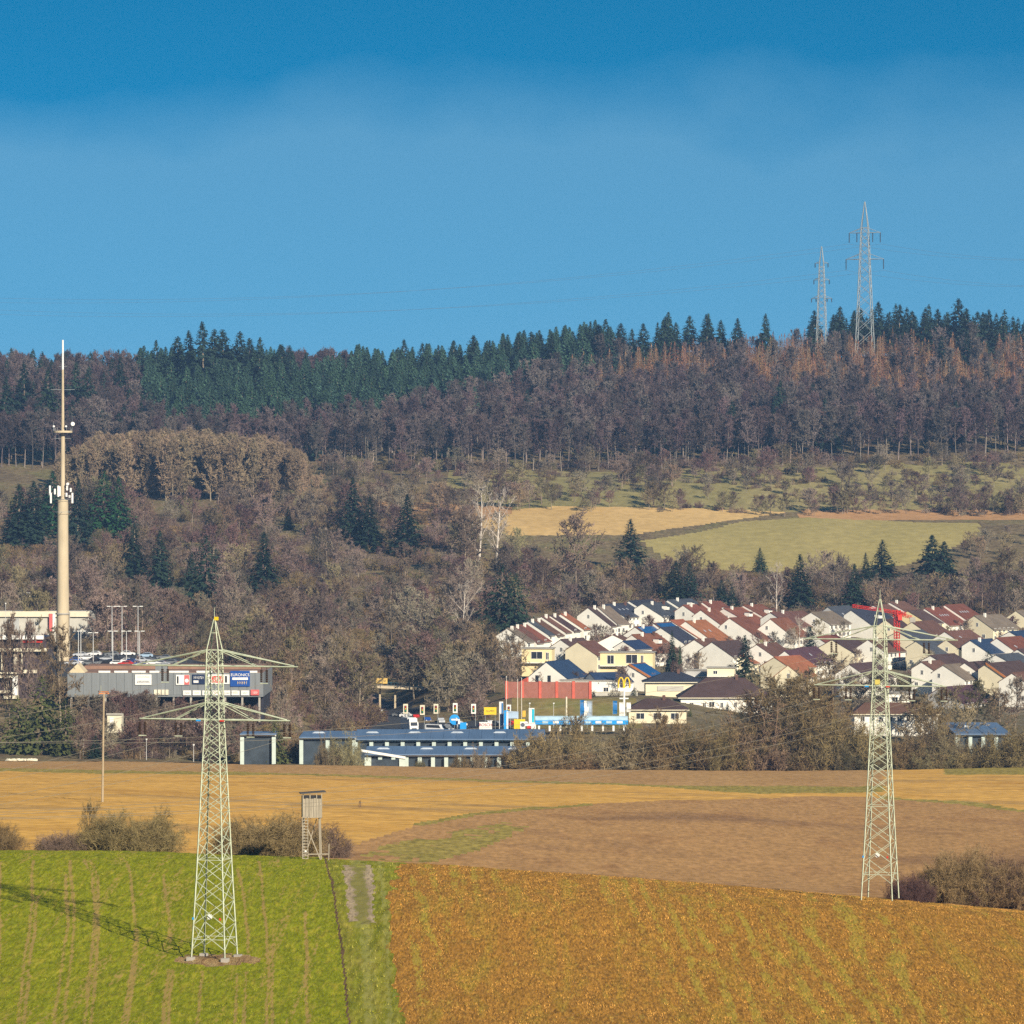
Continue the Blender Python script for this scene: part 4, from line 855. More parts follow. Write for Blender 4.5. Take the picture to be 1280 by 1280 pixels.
m = MB(); m.tube((1.95, -.4, zz(765)), (1.95, -.4, zz(850)), .16, .16, 5); m.build('cable_duct', CONC_D, t); MB().tube((0, 0, zz(768)), (0, 0, zz(766)), 2.1, 2.1, 20).build('collar', CONC_D, t)

# ------------------------------------------------------------------ wooden line pole, hunting hide
d = 620; x = X(129, d); zb = H(x, d); t = empty('line_pole', (x, d, zb), 0, 'tall weathered wooden line pole with a rusty crossarm in the ochre field', 'pole')
hp = Z(866, d) - zb; MB().tube((-.12, 0, -.5), (.1, 0, hp), .19, .13, 10).build('pole', WOODP, t)
MB().box((.1, 0, hp - .1), (1.7, .16, .16), .5).build('crossarm', ORANGE, t); MB().box((.1, 0, hp + .15), (1.5, .16, .16), -.35).build('crossarm', ORANGE, t)
MB().tube((-.35, 0, hp), (-.35, 0, hp + 1.1), .04, .03, 5).build('rod', GALV, t)
for dx in (-.7, .75): MB().tube((dx, 0, hp + .05), (dx, 0, hp + .35), .07, .05, 6).build('insulator', DARKSTEEL, t)

d = 431; x = X(389.5, d); zb = min(H(x, d), Z(1078, d)); t = empty('hunting_hide', (x, d, zb), R(8), 'weathered grey wooden hunting hide on stilts beside the field track', 'hunting hide')
zf = Z(1021, d) - zb; zt = Z(992, d) - zb; wd = .98
k = 0
for s in (-1, 1):
    for q in (-1, 1): MB().tube((s * wd * (.92 if s < 0 else 1.0), q * .8, -.4), (s * wd * .86, q * .7, zf + .05), .075, .07, 6).build('leg', WOODG, t)
for i in range(7):
    bx = -wd + (i + .5) * 2 * wd / 7
    MB().box((bx, -.85, (zf + zt - .5) / 2), (2 * wd / 7 - .025, .035 + .01 * (i % 2), zt - zf - .45 + .1 * (i in (1, 4)))).build('board', WOODG, t)
for i in range(5):
    for s in (-1, 1): MB().box((s * wd, -.7 + i * .36, (zf + zt) / 2 - .1), (.035 + .008 * (i % 2), .34, zt - zf - .3)).build('board', WOODG, t)
    MB().box((-wd + .2 + i * .4, .88, (zf + zt) / 2 - .1), (.38, .035 + .008 * (i % 2), zt - zf - .25)).build('board', WOODG, t)
for bx in (-wd, -.25, .45, wd): MB().box((bx, -.89, (zf + zt) / 2), (.09, .07, zt - zf + .05)).build('post', WOODG, t)
MB().box((0, -.8, zt - .28), (1.8, .03, .34)).build('gap_shade_panel', BLACK, t); MB().box((0, 0, zf), (2.05, 1.8, .08)).build('floor', WOODG, t)  # black panel paints the darkness of the open slot under the roof
m = MB(); m.prism([(-1.25, zt + .02), (1.45, zt + .2), (1.45, zt + .28), (-1.25, zt + .1)], -1.15, 1.1); m.build('roof', mat('tarred_roof_felt', (.10, .09, .08), .9), t)
for bx in (-1.05, -.5): MB().tube((bx, -1.25, -.4), (bx, -.95, zf + .1), .05, .045, 6).build('ladder_rail', WOODG, t)
for i in range(15): 
    z = .2 + i * (zf - .2) / 15; f = z / zf; MB().box((-.775, -1.25 + .3 * f, z), (.66, .07, .07)).build('rung', WOODG, t)
beam('brace', (-.45, -.9, zf - 1.3), (.85, -.9, .35), .1, WOODG, t); beam('brace', (.6, .8, zf - .3), (-.6, .8, .6), .08, WOODG, t)
beam('rail', (-1.0, -.95, .95), (1.75, -.95, .95), .1, WOODG, t); MB().tube((1.7, -.95, -.4), (1.75, -.95, 2.0), .07, .06, 6).build('post', WOODG, t); MB().box((-.75, -1.3, 1.3), (.2, .03, .16)).build('notice', WHITE, t)

# ------------------------------------------------------------------ flat lettering helper
def text_part(txt, size, mt, parent, loc, name='lettering'):
    c = bpy.data.curves.new(name, 'FONT'); c.body = txt; c.size = size; c.align_x = 'CENTER'; c.align_y = 'CENTER'; c.extrude = .03
    o = bpy.data.objects.new(name, c); me = bpy.data.meshes.new_from_object(o); bpy.data.objects.remove(o); bpy.data.curves.remove(c)
    me.materials.append(mt); q = obj(name, me, parent); q.location = loc; q.rotation_euler = (R(90), 0, 0); return q
def marks(parent, cx, cz, wd, hg, y, n, mt, seed=0):            # unreadable lettering: a row of small stroke blocks
    g = random.Random(seed); m = MB(); x = cx - wd / 2; st = wd / n
    for i in range(n):
        ww = st * g.uniform(.5, .85); m.box((x + st / 2, y, cz), (ww * .32, .04, hg)); m.box((x + st / 2 + ww * .3, y, cz + hg * g.choice((-.3, .3, 0))), (ww * .4, .04, hg * .3)); x += st
    o = m.build('lettering', mt, parent); o['kind'] = 'stuff'; return o

# ------------------------------------------------------------------ grey store with signs
d = 1050; x0, x1 = X(84, d), X(329, d); zt = Z(841, d); zw = Z(871, d); cx = (x0 + x1) / 2; zg = Z(893, d)
GREYW = mat('grey_metal_cladding', (0.20, 0.215, 0.22), .6, .08, .5, stretch=(3, 3, .2)); GRAVEL = mat('red_brown_gravel_roof', (0.27, 0.16, 0.11), .9, .15, .4)
t = empty('store_building', (cx, d, zg), 0, 'long flat grey store with billboards above a dark undercroft', 'store'); L = x1 - x0; hw = zt - zg; h0 = zw - zg
MB().box((0, 20, (hw + h0) / 2), (L, 40, hw - h0)).build('wall', GREYW, t)
n = 24
for i in range(n): MB().box((-L / 2 + (i + .5) * L / n, -.06, (hw + h0) / 2 + .25), (L / n - .12, .12, hw - h0 - .5)).build('panel', GREYW, t)
MB().box((0, 20, hw + .05), (L - .4, 39.4, .12)).build('roof', GRAVEL, t); MB().box((0, 30, hw + .5), (L * .92, 14, .9)).build('roof_superstructure', GRAVEL, t)
for a, b in ((.16, .22), (.24, .31), (.33, .40), (.42, .47), (.52, .62), (.66, .74), (.88, .97)): MB().box((-L / 2 + L * (a + b) / 2, .1, hw + .28), (L * (b - a), .5, .5)).build('parapet_panel', WHITE, t)
m = MB(); m.prism([(-L / 2 + .2, hw), (-L / 2 + 4.6, hw), (-L / 2 + 2.6, hw + 2.3)], .2, 8); m.build('roof_gable', mat('cream_render', (0.62, 0.52, 0.34), .9, .06), t)
for a in (.46, .49): MB().box((-L / 2 + L * a, 4, hw + 1.2), (1.6, 2, 2.2)).build('roof_vent', GREYW, t)
MB().box((0, 24, h0 / 2 - 1), (L - 1, 30, h0 + 2)).build('undercroft', mat('undercroft_shade_black', (0.03, 0.03, 0.04), .9), t)  # near-black block: the shade under the store is put into its colour
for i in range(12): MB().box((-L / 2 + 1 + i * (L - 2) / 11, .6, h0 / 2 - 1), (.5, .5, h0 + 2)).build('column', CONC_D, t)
def sgn(u0, v0, u1, v1, mt, nm='billboard'):
    a = X(u0, d) - cx; b = X(u1, d) - cx; z1 = Z(v0, d) - zg; z0 = Z(v1, d) - zg
    return MB().box(((a + b) / 2, -.3, (z0 + z1) / 2), (b - a, .22, z1 - z0)).build(nm, mt, t), (a + b) / 2, (z0 + z1) / 2, b - a, z1 - z0
NAVY = mat('navy_sign', (0.012, 0.025, 0.07), .5, .05); ROYAL = mat('royal_blue_sign', (0.01, 0.07, 0.30), .5, .05); GREYT = mat('grey_lettering', (.30, .32, .32), .7); DKT = mat('dark_lettering', (.05, .05, .06), .7); TANT = mat('tan_lettering', (.62, .48, .25), .7); PINK = mat('faded_red_sign', (.60, .13, .12), .6)
q, a, b, w_, h_ = sgn(169, 843, 189.5, 856, WHITE); marks(q, a, b + .75, w_ * .75, .5, -.44, 11, mat('pale_lettering', (.5, .55, .45), .7), 1); marks(q, a, b - .55, w_ * .78, .65, -.44, 12, DKT, 2)
q, a, b, w_, h_ = sgn(220, 843.5, 237, 856, WHITE); MB().box((a - w_ * .36, -.44, b), (.4, .05, h_ * .72)).build('bar', BLACK, q); MB().box((a + w_ * .3, -.44, b), (w_ * .36, .05, h_ * .96)).build('emblem', PINK, q); MB().tube((a + w_ * .3, -.46, b - .2), (a + w_ * .3, -.5, b - .2), .5, .5, 14).build('disc', WHITE, q)
q, a, b, w_, h_ = sgn(240.5, 843, 256, 855, NAVY); marks(q, a, b + .45, w_ * .84, .75, -.44, 7, WHITE, 3); MB().box((a - w_ * .2, -.44, b - .6), (w_ * .4, .05, .6)).build('white_bar', WHITE, q)
q, a, b, w_, h_ = sgn(260, 843, 287, 855, WHITE); MB().box((a - w_ * .04, -.42, b), (w_ * .56, .04, h_ * .72)).build('red_panel', mat('bright_red_sign', (.70, .06, .04), .5), q); marks(q, a - w_ * .04, b, w_ * .46, 1.1, -.47, 4, WHITE, 4); MB().box((a + w_ * .34, -.44, b), (.5, .05, h_ * .7)).build('bar', BLACK, q)
q, a, b, w_, h_ = sgn(288, 838.5, 312.5, 858, ROYAL); text_part('EURONICS', 1.0, WHITE, q, (a, -.46, b + .95)); MB().box((a, -.44, b), (w_ * .8, .05, .62)).build('white_bar', WHITE, q); marks(q, a + .5, b - 1.05, w_ * .55, .75, -.44, 5, TANT, 5)
for i in range(4): sgn(192.5 + i * 4.8, 862, 196.3 + i * 4.8, 868.5, mat('cream_panel', (.72, .66, .5), .7), 'small_sign')
for i, u in enumerate((229, 241, 253, 265.5, 278, 289.5, 301.5)):
    q, a, b, w_, h_ = sgn(u, 863, u + 10, 869, WHITE, 'small_sign'); marks(q, a, b, w_ * .6, .4, -.44, 5, (GREYT, TANT, mat('green_lettering', (.12, .4, .3), .7), PINK)[i % 4], 20 + i)
q, a, b, w_, h_ = sgn(313.5, 862, 324, 869, PINK, 'small_sign'); marks(q, a, b, w_ * .6, .6, -.44, 4, WHITE, 31)

# ------------------------------------------------------------------ cars
def paint(nm, c): return mat(nm, c, .35, .04, .5, spec=.5)
CARC = {'white': paint('white_car_paint', (.75, .75, .74)), 'silver': paint('silver_car_paint', (.45, .47, .50)), 'red': paint('red_car_paint', (.55, .03, .02)), 'blue': paint('blue_car_paint', (.02, .08, .32)), 'black': paint('black_car_paint', (.02, .02, .025)), 'grey': paint('grey_car_paint', (.16, .17, .18)), 'pale blue': paint('pale_blue_car_paint', (.30, .42, .55))}
CM = {}
def car(x, y, rz, colour, label, van=False, group=None, z=None):
    t = empty('parked_car' if not van else 'white_van', (x, y, (H(x, y) if z is None else z) + .02), rz, label, 'van' if van else 'car', group); key = (colour, van)
    if key not in CM:
        if van: prof = [(-2.5, .35), (2.5, .35), (2.5, .95), (2.15, 1.15), (1.55, 2.05), (-2.4, 2.15), (-2.5, 1.9)]; gl = [(1.95, 1.15), (1.45, 1.95), (-2.2, 1.98), (-2.2, 1.25)]
        else: prof = [(-2.1, .3), (2.1, .3), (2.12, .72), (1.9, .86), (.95, .98), (.3, 1.42), (-1.1, 1.45), (-1.85, 1.0), (-2.12, .92)]; gl = [(.88, .98), (.28, 1.36), (-1.05, 1.38), (-1.65, 1.0)]
        b = MB(); b.prism(prof, -.86, .86); g = MB(); g.prism(gl, -.88, .88)
        f = MB(); zz0, zz1 = gl[0][1], gl[1][1]; f.face([(gl[0][0] + .05, -.7, zz0), (gl[0][0] + .05, .7, zz0), (gl[1][0] + .05, .62, zz1), (gl[1][0] + .05, -.62, zz1)]); 
        CM[key] = (b.mesh('body', CARC[colour]), g.mesh('side_glass', GLASS), f.mesh('windscreen', GLASS), MB().tube((0, -.09, 0), (0, .09, 0), .32, .32, 12).mesh('wheel', BLACK), MB().box((0, 0, 0), (.06, .34, .16)).mesh('headlight', WHITE), MB().box((0, 0, 0), (.06, .3, .16)).mesh('tail_light', REDP))
    b, g, f, wl, hl, tl = CM[key]; obj('body', b, t); obj('side_glass', g, t); obj('windscreen', f, t); L = 1.6 if van else 1.3
    for sx in (-L, L):
        for sy in (-.82, .82): obj('wheel', wl, t, (sx, sy, .32))
    for sy in (-.6, .6): obj('headlight', hl, t, (2.5 if van else 2.11, sy, .68)); obj('tail_light', tl, t, (-2.5 if van else -2.12, sy, .8))
    return t
spots = [(90, 1128, 'silver'), (96, 1150, 'blue'), (104, 1135, 'white'), (108, 1165, 'white'), (112, 1128, 'grey'), (120, 1150, 'black'), (128, 1132, 'grey'), (133, 1160, 'silver'), (137, 1130, 'black'), (143, 1150, 'black'), (147, 1127, 'white'), (157, 1124, 'red'), (160, 1145, 'white'), (166, 1140, 'blue'), (172, 1128, 'blue'), (178, 1155, 'silver'), (186, 1160, 'grey'), (192, 1138, 'white'), (197, 1150, 'black'), (203, 1140, 'silver'), (213, 1158, 'grey'), (100, 1185, 'silver'), (118, 1190, 'white'), (140, 1188, 'grey'), (160, 1192, 'white'), (182, 1186, 'pale blue'), (205, 1185, 'grey')]
for i, (u, dd, c) in enumerate(spots):
    car(X(u, dd), dd, nrg.choice([0, math.pi]) + nrg.uniform(-.15, .15), c, f'{c} car parked on the raised car park behind the grey store', group=f'{c} cars on the car park')
# car park lamps
def lamp(u, vtop, dd, arm, label, group, name='car_park_lamp'):
    x = X(u, dd); zb = H(x, dd); h = Z(vtop, dd) - zb; t = empty(name, (x, dd, zb), 0, label, 'lamp', group); PG = mat('pale_grey_lamp_paint', (.55, .55, .53), .5, .05)
    MB().tube((0, 0, -.3), (0, 0, h), .15 if arm else .07, .09 if arm else .06, 8).build('pole', PG, t)
    if arm:
        MB().box((0, 0, h), (arm * 2, .12, .1)).build('arm', PG, t)
        for s in (-1, 1): MB().box((s * arm, 0, h + .04), (1.0, .45, .2)).build('lamp_head', WHITE, t)
    else: MB().tube((0, 0, h), (0, 0, h + .35), .2, .26, 10).build('lamp_head', WHITE, t)
    return t
for u in (140, 152.5, 172.5): lamp(u, 758, 1205, 1.0, 'tall double headed lamp post at the back of the car park', 'tall car park lamps')
for u in (98, 101, 116.5, 141, 158, 174.5): lamp(u, 789 + (u == 116.5) * 2, 1140, .9, 'lower double headed lamp post on the car park', 'lower car park lamps')
for u, v, dd in ((7, 755, 1240), (183, 925, 962), (242, 932, 960), (104, 926, 962), (662, 880, 1075), (692, 880, 1090)): lamp(u, v, dd, 0, 'small single lamp post near the grey store' if u < 300 else 'small single lamp post on the grass bank', 'single lamps by the store' if u < 300 else 'single lamps on the bank', 'street_lamp')

# ------------------------------------------------------------------ buildings left of the mast
def slab_building(name, label, u0, u1, v0, v1, d, depth, wallm, bands, cat='building'):
    x0, x1 = X(u0, d), X(u1, d); z0, z1 = Z(v1, d), Z(v0, d); t = empty(name, ((x0 + x1) / 2, d, z0), 0, label, cat); L = x1 - x0
    MB().box((0, depth / 2, (z1 - z0) / 2 - .5), (L, depth, z1 - z0 + 1)).build('wall', wallm, t)
    for nm, a0, a1, b0, b1, mt, pr in bands:
        X0, X1 = X(a0, d) - (x0 + x1) / 2, X(a1, d) - (x0 + x1) / 2; Z0, Z1 = Z(b1, d) - z0, Z(b0, d) - z0
        MB().box(((X0 + X1) / 2, -pr / 2, (Z0 + Z1) / 2), (X1 - X0, pr, Z1 - Z0)).build(nm, mt, t)
    return t
CREAM = mat('cream_facade', (0.70, 0.64, 0.48), .85, .06); PALEG = mat('pale_grey_cladding', (0.50, 0.48, 0.42), .8, .08)
slab_building('market_hall', 'long pale hall with a bright roof edge behind the concrete mast', -30, 112, 765, 800, 1262, 20, PALEG, [('fascia', -30, 112, 764, 771, CREAM, .8), ('sign_board', 62, 66, 767, 789, PINK, 1.2), ('sign_board', 66.3, 69.5, 767, 789, WHITE, 1.2), ('gate', 11, 24, 773, 790, mat('grey_gate', (.42, .43, .42), .6), .3)], 'hall')
slab_building('small_pavilion', 'small white pavilion roof on posts above the long pale hall', 36, 52, 740.5, 756, 1330, 6, mat('dark_brown_wood', (.12, .09, .07), .9), [('roof', 34, 52, 740, 742, WHITE, 1.5), ('post', 45.5, 48, 742, 753, CREAM, .4), ('post', 37, 38, 742, 753, CREAM, .4)], 'pavilion')  # block under the pavilion roof has a plain dark brown colour
PLUM = mat('plum_glass_front', (0.06, 0.045, 0.05), .3, .2)
slab_building('slab_building', 'white slab building with dark glass floors below the concrete mast', -40, 58, 796, 884, 1072, 16, PLUM,
  [('roof_slab', -40, 55, 794, 799, WHITE, 1.6), ('floor_slab', -40, 59, 810, 814, CREAM, 2.0), ('floor_slab', 28, 47, 837, 841, CREAM, 2.2), ('floor_slab', -40, 24, 840, 842, CREAM, 2.2), ('lower_slab', -40, 23, 844, 847, CREAM, 2.0), ('white_pier', 17, 23, 845, 869, WHITE, 2.1), ('pier', 18, 23, 818, 838, CREAM, 1.4), ('base_slab', -40, 22, 863, 866, CREAM, 1.8), ('base_slab', 5, 24, 869, 873, CREAM, 2.3), ('sign_strip', 28, 53, 800, 803, REDP, .5), ('column', 2, 4, 814, 838, CREAM, 1.2), ('column', 27, 28.5, 815, 838, CREAM, 1.2)] + [('mullion', 6 + 2.2 * i, 6.4 + 2.2 * i, 848, 862, CREAM, .3) for i in range(5)])
slab_building('garden_shed', 'small cream shed on the bank below the grey store', 134, 152, 893, 911, 1000, 5, CREAM, [('roof', 133, 153, 891.5, 893.5, CONC_D, .4), ('door', 137, 142, 897, 911, WHITE, .1)], 'shed')

# ------------------------------------------------------------------ blue roofed halls behind the far field
BROOF = mat('blue_grey_roof_sheet', (0.13, 0.20, 0.315), .45, .12, .15, stretch=(2, .2, 1)); MINT = mat('pale_mint_cladding', (0.52, 0.60, 0.54), .8, .05); HALLG = mat('dark_hall_glass', (.05, .065, .08), .25, .2)
def hall(label, u0, u1, vr0, vr1, vb, d, depth, posts, name='blue_roof_hall', glass=True):
    x0, x1 = X(u0, d), X(u1, d); ze = Z(vr1, d); zb = Z(vb, d) - 1.5; cx = (x0 + x1) / 2; t = empty(name, (cx, d, zb), 0, label, 'hall'); L = x1 - x0; dd = d + depth; zr = Z(vr0, dd)
    he = ze - zb; hr = zr - zb
    m = MB(); m.v = [(-L / 2, -.6, he), (L / 2, -.6, he), (L / 2, depth, hr), (-L / 2, depth, hr), (-L / 2, -.6, he - .25), (L / 2, -.6, he - .25), (L / 2, depth, hr - .25), (-L / 2, depth, hr - .25)]
    m.f = [(0, 1, 2, 3), (7, 6, 5, 4), (0, 4, 5, 1), (1, 5, 6, 2), (2, 6, 7, 3), (3, 7, 4, 0)]; m.m = [0] * 6; rf = m.build('roof', BROOF, t)
    nr = int(L / 3)
    for i in range(1, nr):
        xx = -L / 2 + i * L / nr; q = MB(); q.tube((xx, -.6, he + .03), (xx, depth, hr + .03), .05, .05, 4); q.build('roof_seam', BROOF, rf)
    for i in range(int(L / 10)):
        xx = -L / 2 + 4 + i * 10.2; f0 = .6; q = MB(); q.prism([(xx - 1.6, he + (hr - he) * f0), (xx + 1.6, he + (hr - he) * f0), (xx + 1.0, he + (hr - he) * f0 + .35), (xx - 1.0, he + (hr - he) * f0 + .35)], depth * f0, depth * f0 + 1); q.build('skylight', mat('milky_skylight', (.45, .5, .55), .4), rf)
    MB().box((0, .3, he - .42), (L, .5, .34)).build('eave_band', WHITE, t)
    MB().box((0, depth / 2 + .5, he / 2 - .3), (L - .3, depth - 1, he - .6)).build('wall', PALEG if not glass else HALLG, t)
    for i in range(posts):
        xx = -L / 2 + .5 + i * (L - 1) / max(1, posts - 1); MB().box((xx, -.05, he / 2 - .4), (.9, .5, he - .8)).build('pier', MINT, t)
    return t
hall('upper blue roofed hall with a strip of windows under its roof', 442, 682, 911.5, 923.5, 955, 968, 22, 13)
hall('lower blue roofed hall with pale piers before the upper hall', 456, 676, 932.5, 942.5, 962, 944, 14, 14)
hall('separate end of the blue roofed hall with a pale sloping beam', 374, 445, 913.5, 921, 958, 966, 22, 3)
hall('small mint hall corner beside the ivy tree', 300, 345, 914, 917, 958, 950, 12, 2)
hall('blue roofed shed behind the hedge near the stubble pylon', 1194, 1264, 903, 917, 950, 985, 30, 5)
m = empty('hall_gable', (X(455, 943), 943, Z(960, 943)), 0, 'pale sloping beam on two mint posts at the end of the lower hall', 'gable'); g0 = Z(936, 943) - Z(960, 943); g1 = Z(945, 943) - Z(960, 943); L = X(507, 943) - X(452, 943)
q = MB(); q.prism([(-.5, g0 - .5), (L - .5, g1 - .5), (L - .5, g1 + .05), (-.5, g0 + .05)], -3.2, -2.7); q.build('beam', WHITE, m)
for dx in (1.0, L - 1.2): MB().box((dx, -2.6, g1 / 2 - .3), (1.5, .6, g1 + .2)).build('post', MINT, m)
MB().box((L / 2, -2.3, g1 / 2 - .4), (L - 2.5, .2, g1 - .6)).build('glass_wall', HALLG, m)

# ------------------------------------------------------------------ road bridge, junction
d = 1250; t = empty('road_bridge', (X(470, d), d, Z(892, d)), 0, 'slim concrete road bridge on thin piers over the main road', 'bridge'); zb = Z(892, d)
xa, xb = X(412, d) - X(470, d), X(530, d) - X(470, d); za, zc = Z(853.5, d) - zb, Z(859, d) - zb
q = MB(); q.prism([(xa, za - .75), (xb, zc - .75), (xb, zc), (xa, za)], -4, 4); q.build('deck', mat('pale_tan_concrete', (.55, .46, .32), .9, .1), t)  # deck concrete a touch paler than the piers
for u in (430, 453, 475, 494, 526): 
    dx = X(u, d) - X(470, d); top = float(np.interp(dx, [xa, xb], [za, zc])) - .7; MB().box((dx, 0, top / 2 - 1.5), (.55 if u != 453 else 1.4, .8, top + 3)).build('pier', CONC, t)
q = MB()
for i in range(30):
    f = i / 29; xx = xa + (xb - xa) * f; q.tube((xx, -3.8, za + (zc - za) * f), (xx, -3.8, za + (zc - za) * f + 1.1), .04, .04, 3)
q.tube((xa, -3.8, za + 1.1), (xb, -3.8, zc + 1.1), .06, .06, 4); r_ = q.build('railing', mat('teal_railing', (.06, .16, .20), .6), t); r_['kind'] = 'stuff'
car(X(431, 1251), 1250.5, .1, 'white', 'white van driving over the road bridge', van=True, z=Z(853.5, 1250) - .05)
sb = empty('bridge_sign', (X(477, 1244), 1245, Z(856, 1245)), 0, 'yellow direction board hanging on the road bridge', 'sign'); MB().box((0, 0, 1.2), (3.5, .12, 1.7)).build('board', mat('ochre_sign', (.66, .44, .12), .6), sb); MB().box((0, .1, .2), (.15, .1, 1.2)).build('post', GALV_FAR, sb); marks(sb, 0, 1.2, 2.6, .5, -.1, 7, DKT, 41)
for u, dd, c, lb in ((475, 1205, 'white', 'white car coming under the road bridge'), (462, 1212, 'black', 'dark car following under the road bridge')): car(X(u, dd), dd, -R(75), c, lb)
def truck(u, d, rz):
    x = X(u, d); t = empty('white_truck', (x, d, H(x, d)), rz, 'white box truck waiting at the junction', 'truck'); W = CARC['white']
    q = MB(); q.prism([(1.4, .5), (3.1, .5), (3.1, 1.6), (2.85, 2.7), (1.4, 2.75)], -1.2, 1.2); c = q.build('cab', W, t); q = MB(); q.face([(3.12, -1.0, 1.65), (3.12, 1.0, 1.65), (2.9, .95, 2.6), (2.9, -.95, 2.6)]); q.build('windscreen', GLASS, c)
    MB().box((-1.6, 0, 2.2), (5.6, 2.45, 3.0)).build('box_body', W, t); MB().box((1.9, 0, 3.15), (.9, 2.2, .8)).build('wind_deflector', W, t); MB().box((3.13, 0, .85), (.06, 1.4, .35)).build('grille', BLACK, t)
    for sx in (2.2, -2.6, -3.4):
        for sy in (-1.05, 1.05): MB().tube((sx, sy - .12, .48), (sx, sy + .12, .48), .48, .48, 14).build('wheel', BLACK, t)
    for sy in (-.9, .9): MB().box((3.13, sy, .85), (.06, .3, .22)).build('headlight', mat('lamp_lens', (.8, .8, .7), .2), t)
truck(513, 1078, -R(70))
car(X(544, 1074), 1074, -R(25), 'white', 'white panel van standing at the junction', van=True); car(X(559, 1080), 1080, -R(60), 'grey', 'grey car waiting beside the white panel van'); car(X(542, 1098), 1098, -R(80), 'black', 'dark car queueing behind the white panel van')
car(X(590, 1076), 1076, -R(85), 'black', 'black car facing out between the signs at the junction'); car(X(551, 1125), 1125, -R(80), 'silver', 'silver car queueing on the main road'); car(X(520, 1150), 1150, -R(78), 'red', 'red car queueing on the main road'); car(X(534, 1130), 1130, -R(78), 'blue', 'blue car queueing on the main road')
for i, (u, dd, c) in enumerate(((604, 1092, 'silver'), (612, 1098, 'white'), (622, 1095, 'grey'), (640, 1094, 'red'), (648, 1098, 'silver'), (655, 1092, 'white'), (566, 1096, 'silver'), (574, 1104, 'white'), (500, 1172, 'grey'), (509, 1165, 'white'))): car(X(u, dd), dd, nrg.uniform(-1.5, -.2), c, c + ' car standing near the filling station' if u > 560 else c + ' car on the main road before the bridge', group=c + (' cars near the filling station' if u > 560 else ' cars before the bridge'))
def signal(u, v, d, label, grp):
    x = X(u, d); zb = H(x, d); h = Z(v, d) - zb; t = empty('traffic_light', (x, d, zb), 0, label, 'traffic light', grp)
    MB().tube((.5, .1, -.2), (.5, .1, h), .07, .07, 6).build('post', GALV_FAR, t); MB().box((0, 0, h), (1.25, .1, 2.6)).build('backing_board', CREAM if u < 550 else WHITE, t); MB().box((0, -.12, h), (.55, .2, 1.7)).build('signal_head', BLACK, t)
    for i, c in enumerate((REDP, YEL, mat('green_lens', (.02, .3, .12), .4))): MB().tube((0, -.22, h + .5 - i * .5), (0, -.27, h + .5 - i * .5), .17, .17, 10).build('lens', c, t)
for u, v in ((507, 886), (528, 887.5), (545, 886), (569, 885), (592, 886), (636, 887)): signal(u, v, 1085, 'traffic light with a pale backing board at the junction', 'traffic lights at the junction')
def sign(name, u0, v0, u1, v1, d, mt, label, posts=(0,), kind='box', txt=None):
    x0, x1 = X(u0, d), X(u1, d); cx = (x0 + x1) / 2; zb = H(cx, d); z0, z1 = Z(v1, d) - zb, Z(v0, d) - zb; t = empty(name, (cx, d, zb), 0, label, 'sign')
    if kind == 'box': MB().box((0, -.15, (z0 + z1) / 2), (x1 - x0, .12, z1 - z0)).build('board', mt, t)
    if kind == 'disc': MB().tube((0, -.2, (z0 + z1) / 2), (0, -.1, (z0 + z1) / 2), (z1 - z0) / 2, (z1 - z0) / 2, 20).build('board', mt, t)
    for p in posts: MB().tube((p * (x1 - x0), .05, -.3), (p * (x1 - x0), .05, z1 - .05), .06, .06, 6).build('post', GALV_FAR, t)
    return t, z0, z1, x1 - x0
t, z0, z1, w_ = sign('yellow_board', 605, 884, 620.5, 893.5, 1082, YEL, 'yellow town board over the junction', (-.4, .4)); marks(t, 0, (z0 + z1) / 2, w_ * .7, .5, -.24, 7, DKT, 51)
t, z0, z1, w_ = sign('white_board', 599, 902.5, 615, 912, 1066, WHITE, 'white advertising board with dark red lettering', (-.4, .4)); text_part('BOSCH', 1.05, mat('dark_red_lettering', (.35, .03, .05), .6), t, (0, -.25, z0 + (z1 - z0) * .62))
t, z0, z1, w_ = sign('keep_right_sign', 562.5, 893, 574, 906, 1070, LBLUE, 'round blue sign with a white arrow', (0,), 'disc'); MB().box((0, -.24, (z0 + z1) / 2), (w_ * .7, .05, .4)).build('arrow_bar', WHITE, t)
q = MB(); q.prism([(w_ * .15, (z0 + z1) / 2 + .6), (w_ * .42, (z0 + z1) / 2), (w_ * .15, (z0 + z1) / 2 - .6)], -.3, -.22); q.build('arrow_head', WHITE, t)
sign('blue_board', 575, 903, 583, 913, 1068, LBLUE, 'small square blue board at the junction'); sign('white_post_sign', 572.5, 899, 575, 913, 1069, WHITE, 'narrow white post beside the round blue sign', ())
def pylon_sign(u0, v0, u1, v1, d, c1, c2, label):
    t, z0, z1, w_ = sign('price_pylon', u0, v0, u1, v1, d, c1, label, ()); MB().box((w_ * .27, -.25, (z0 + z1) / 2), (w_ * .4, .1, (z1 - z0) * .9)).build('stripe', c2, t); MB().box((0, .1, z0 / 2), (w_ * .6, .2, z0 + .4)).build('base', GALV_FAR, t); return t
pylon_sign(624, 877, 629, 911, 1072, WHITE, BLUEP, 'tall white and dark blue filling station pylon'); pylon_sign(629.8, 888, 635.5, 912, 1070, LBLUE, WHITE, 'bright blue curved filling station banner'); pylon_sign(661, 885, 668, 909, 1074, WHITE, mat('turquoise_sign', (.02, .45, .6), .5), 'slim white and turquoise price pylon')
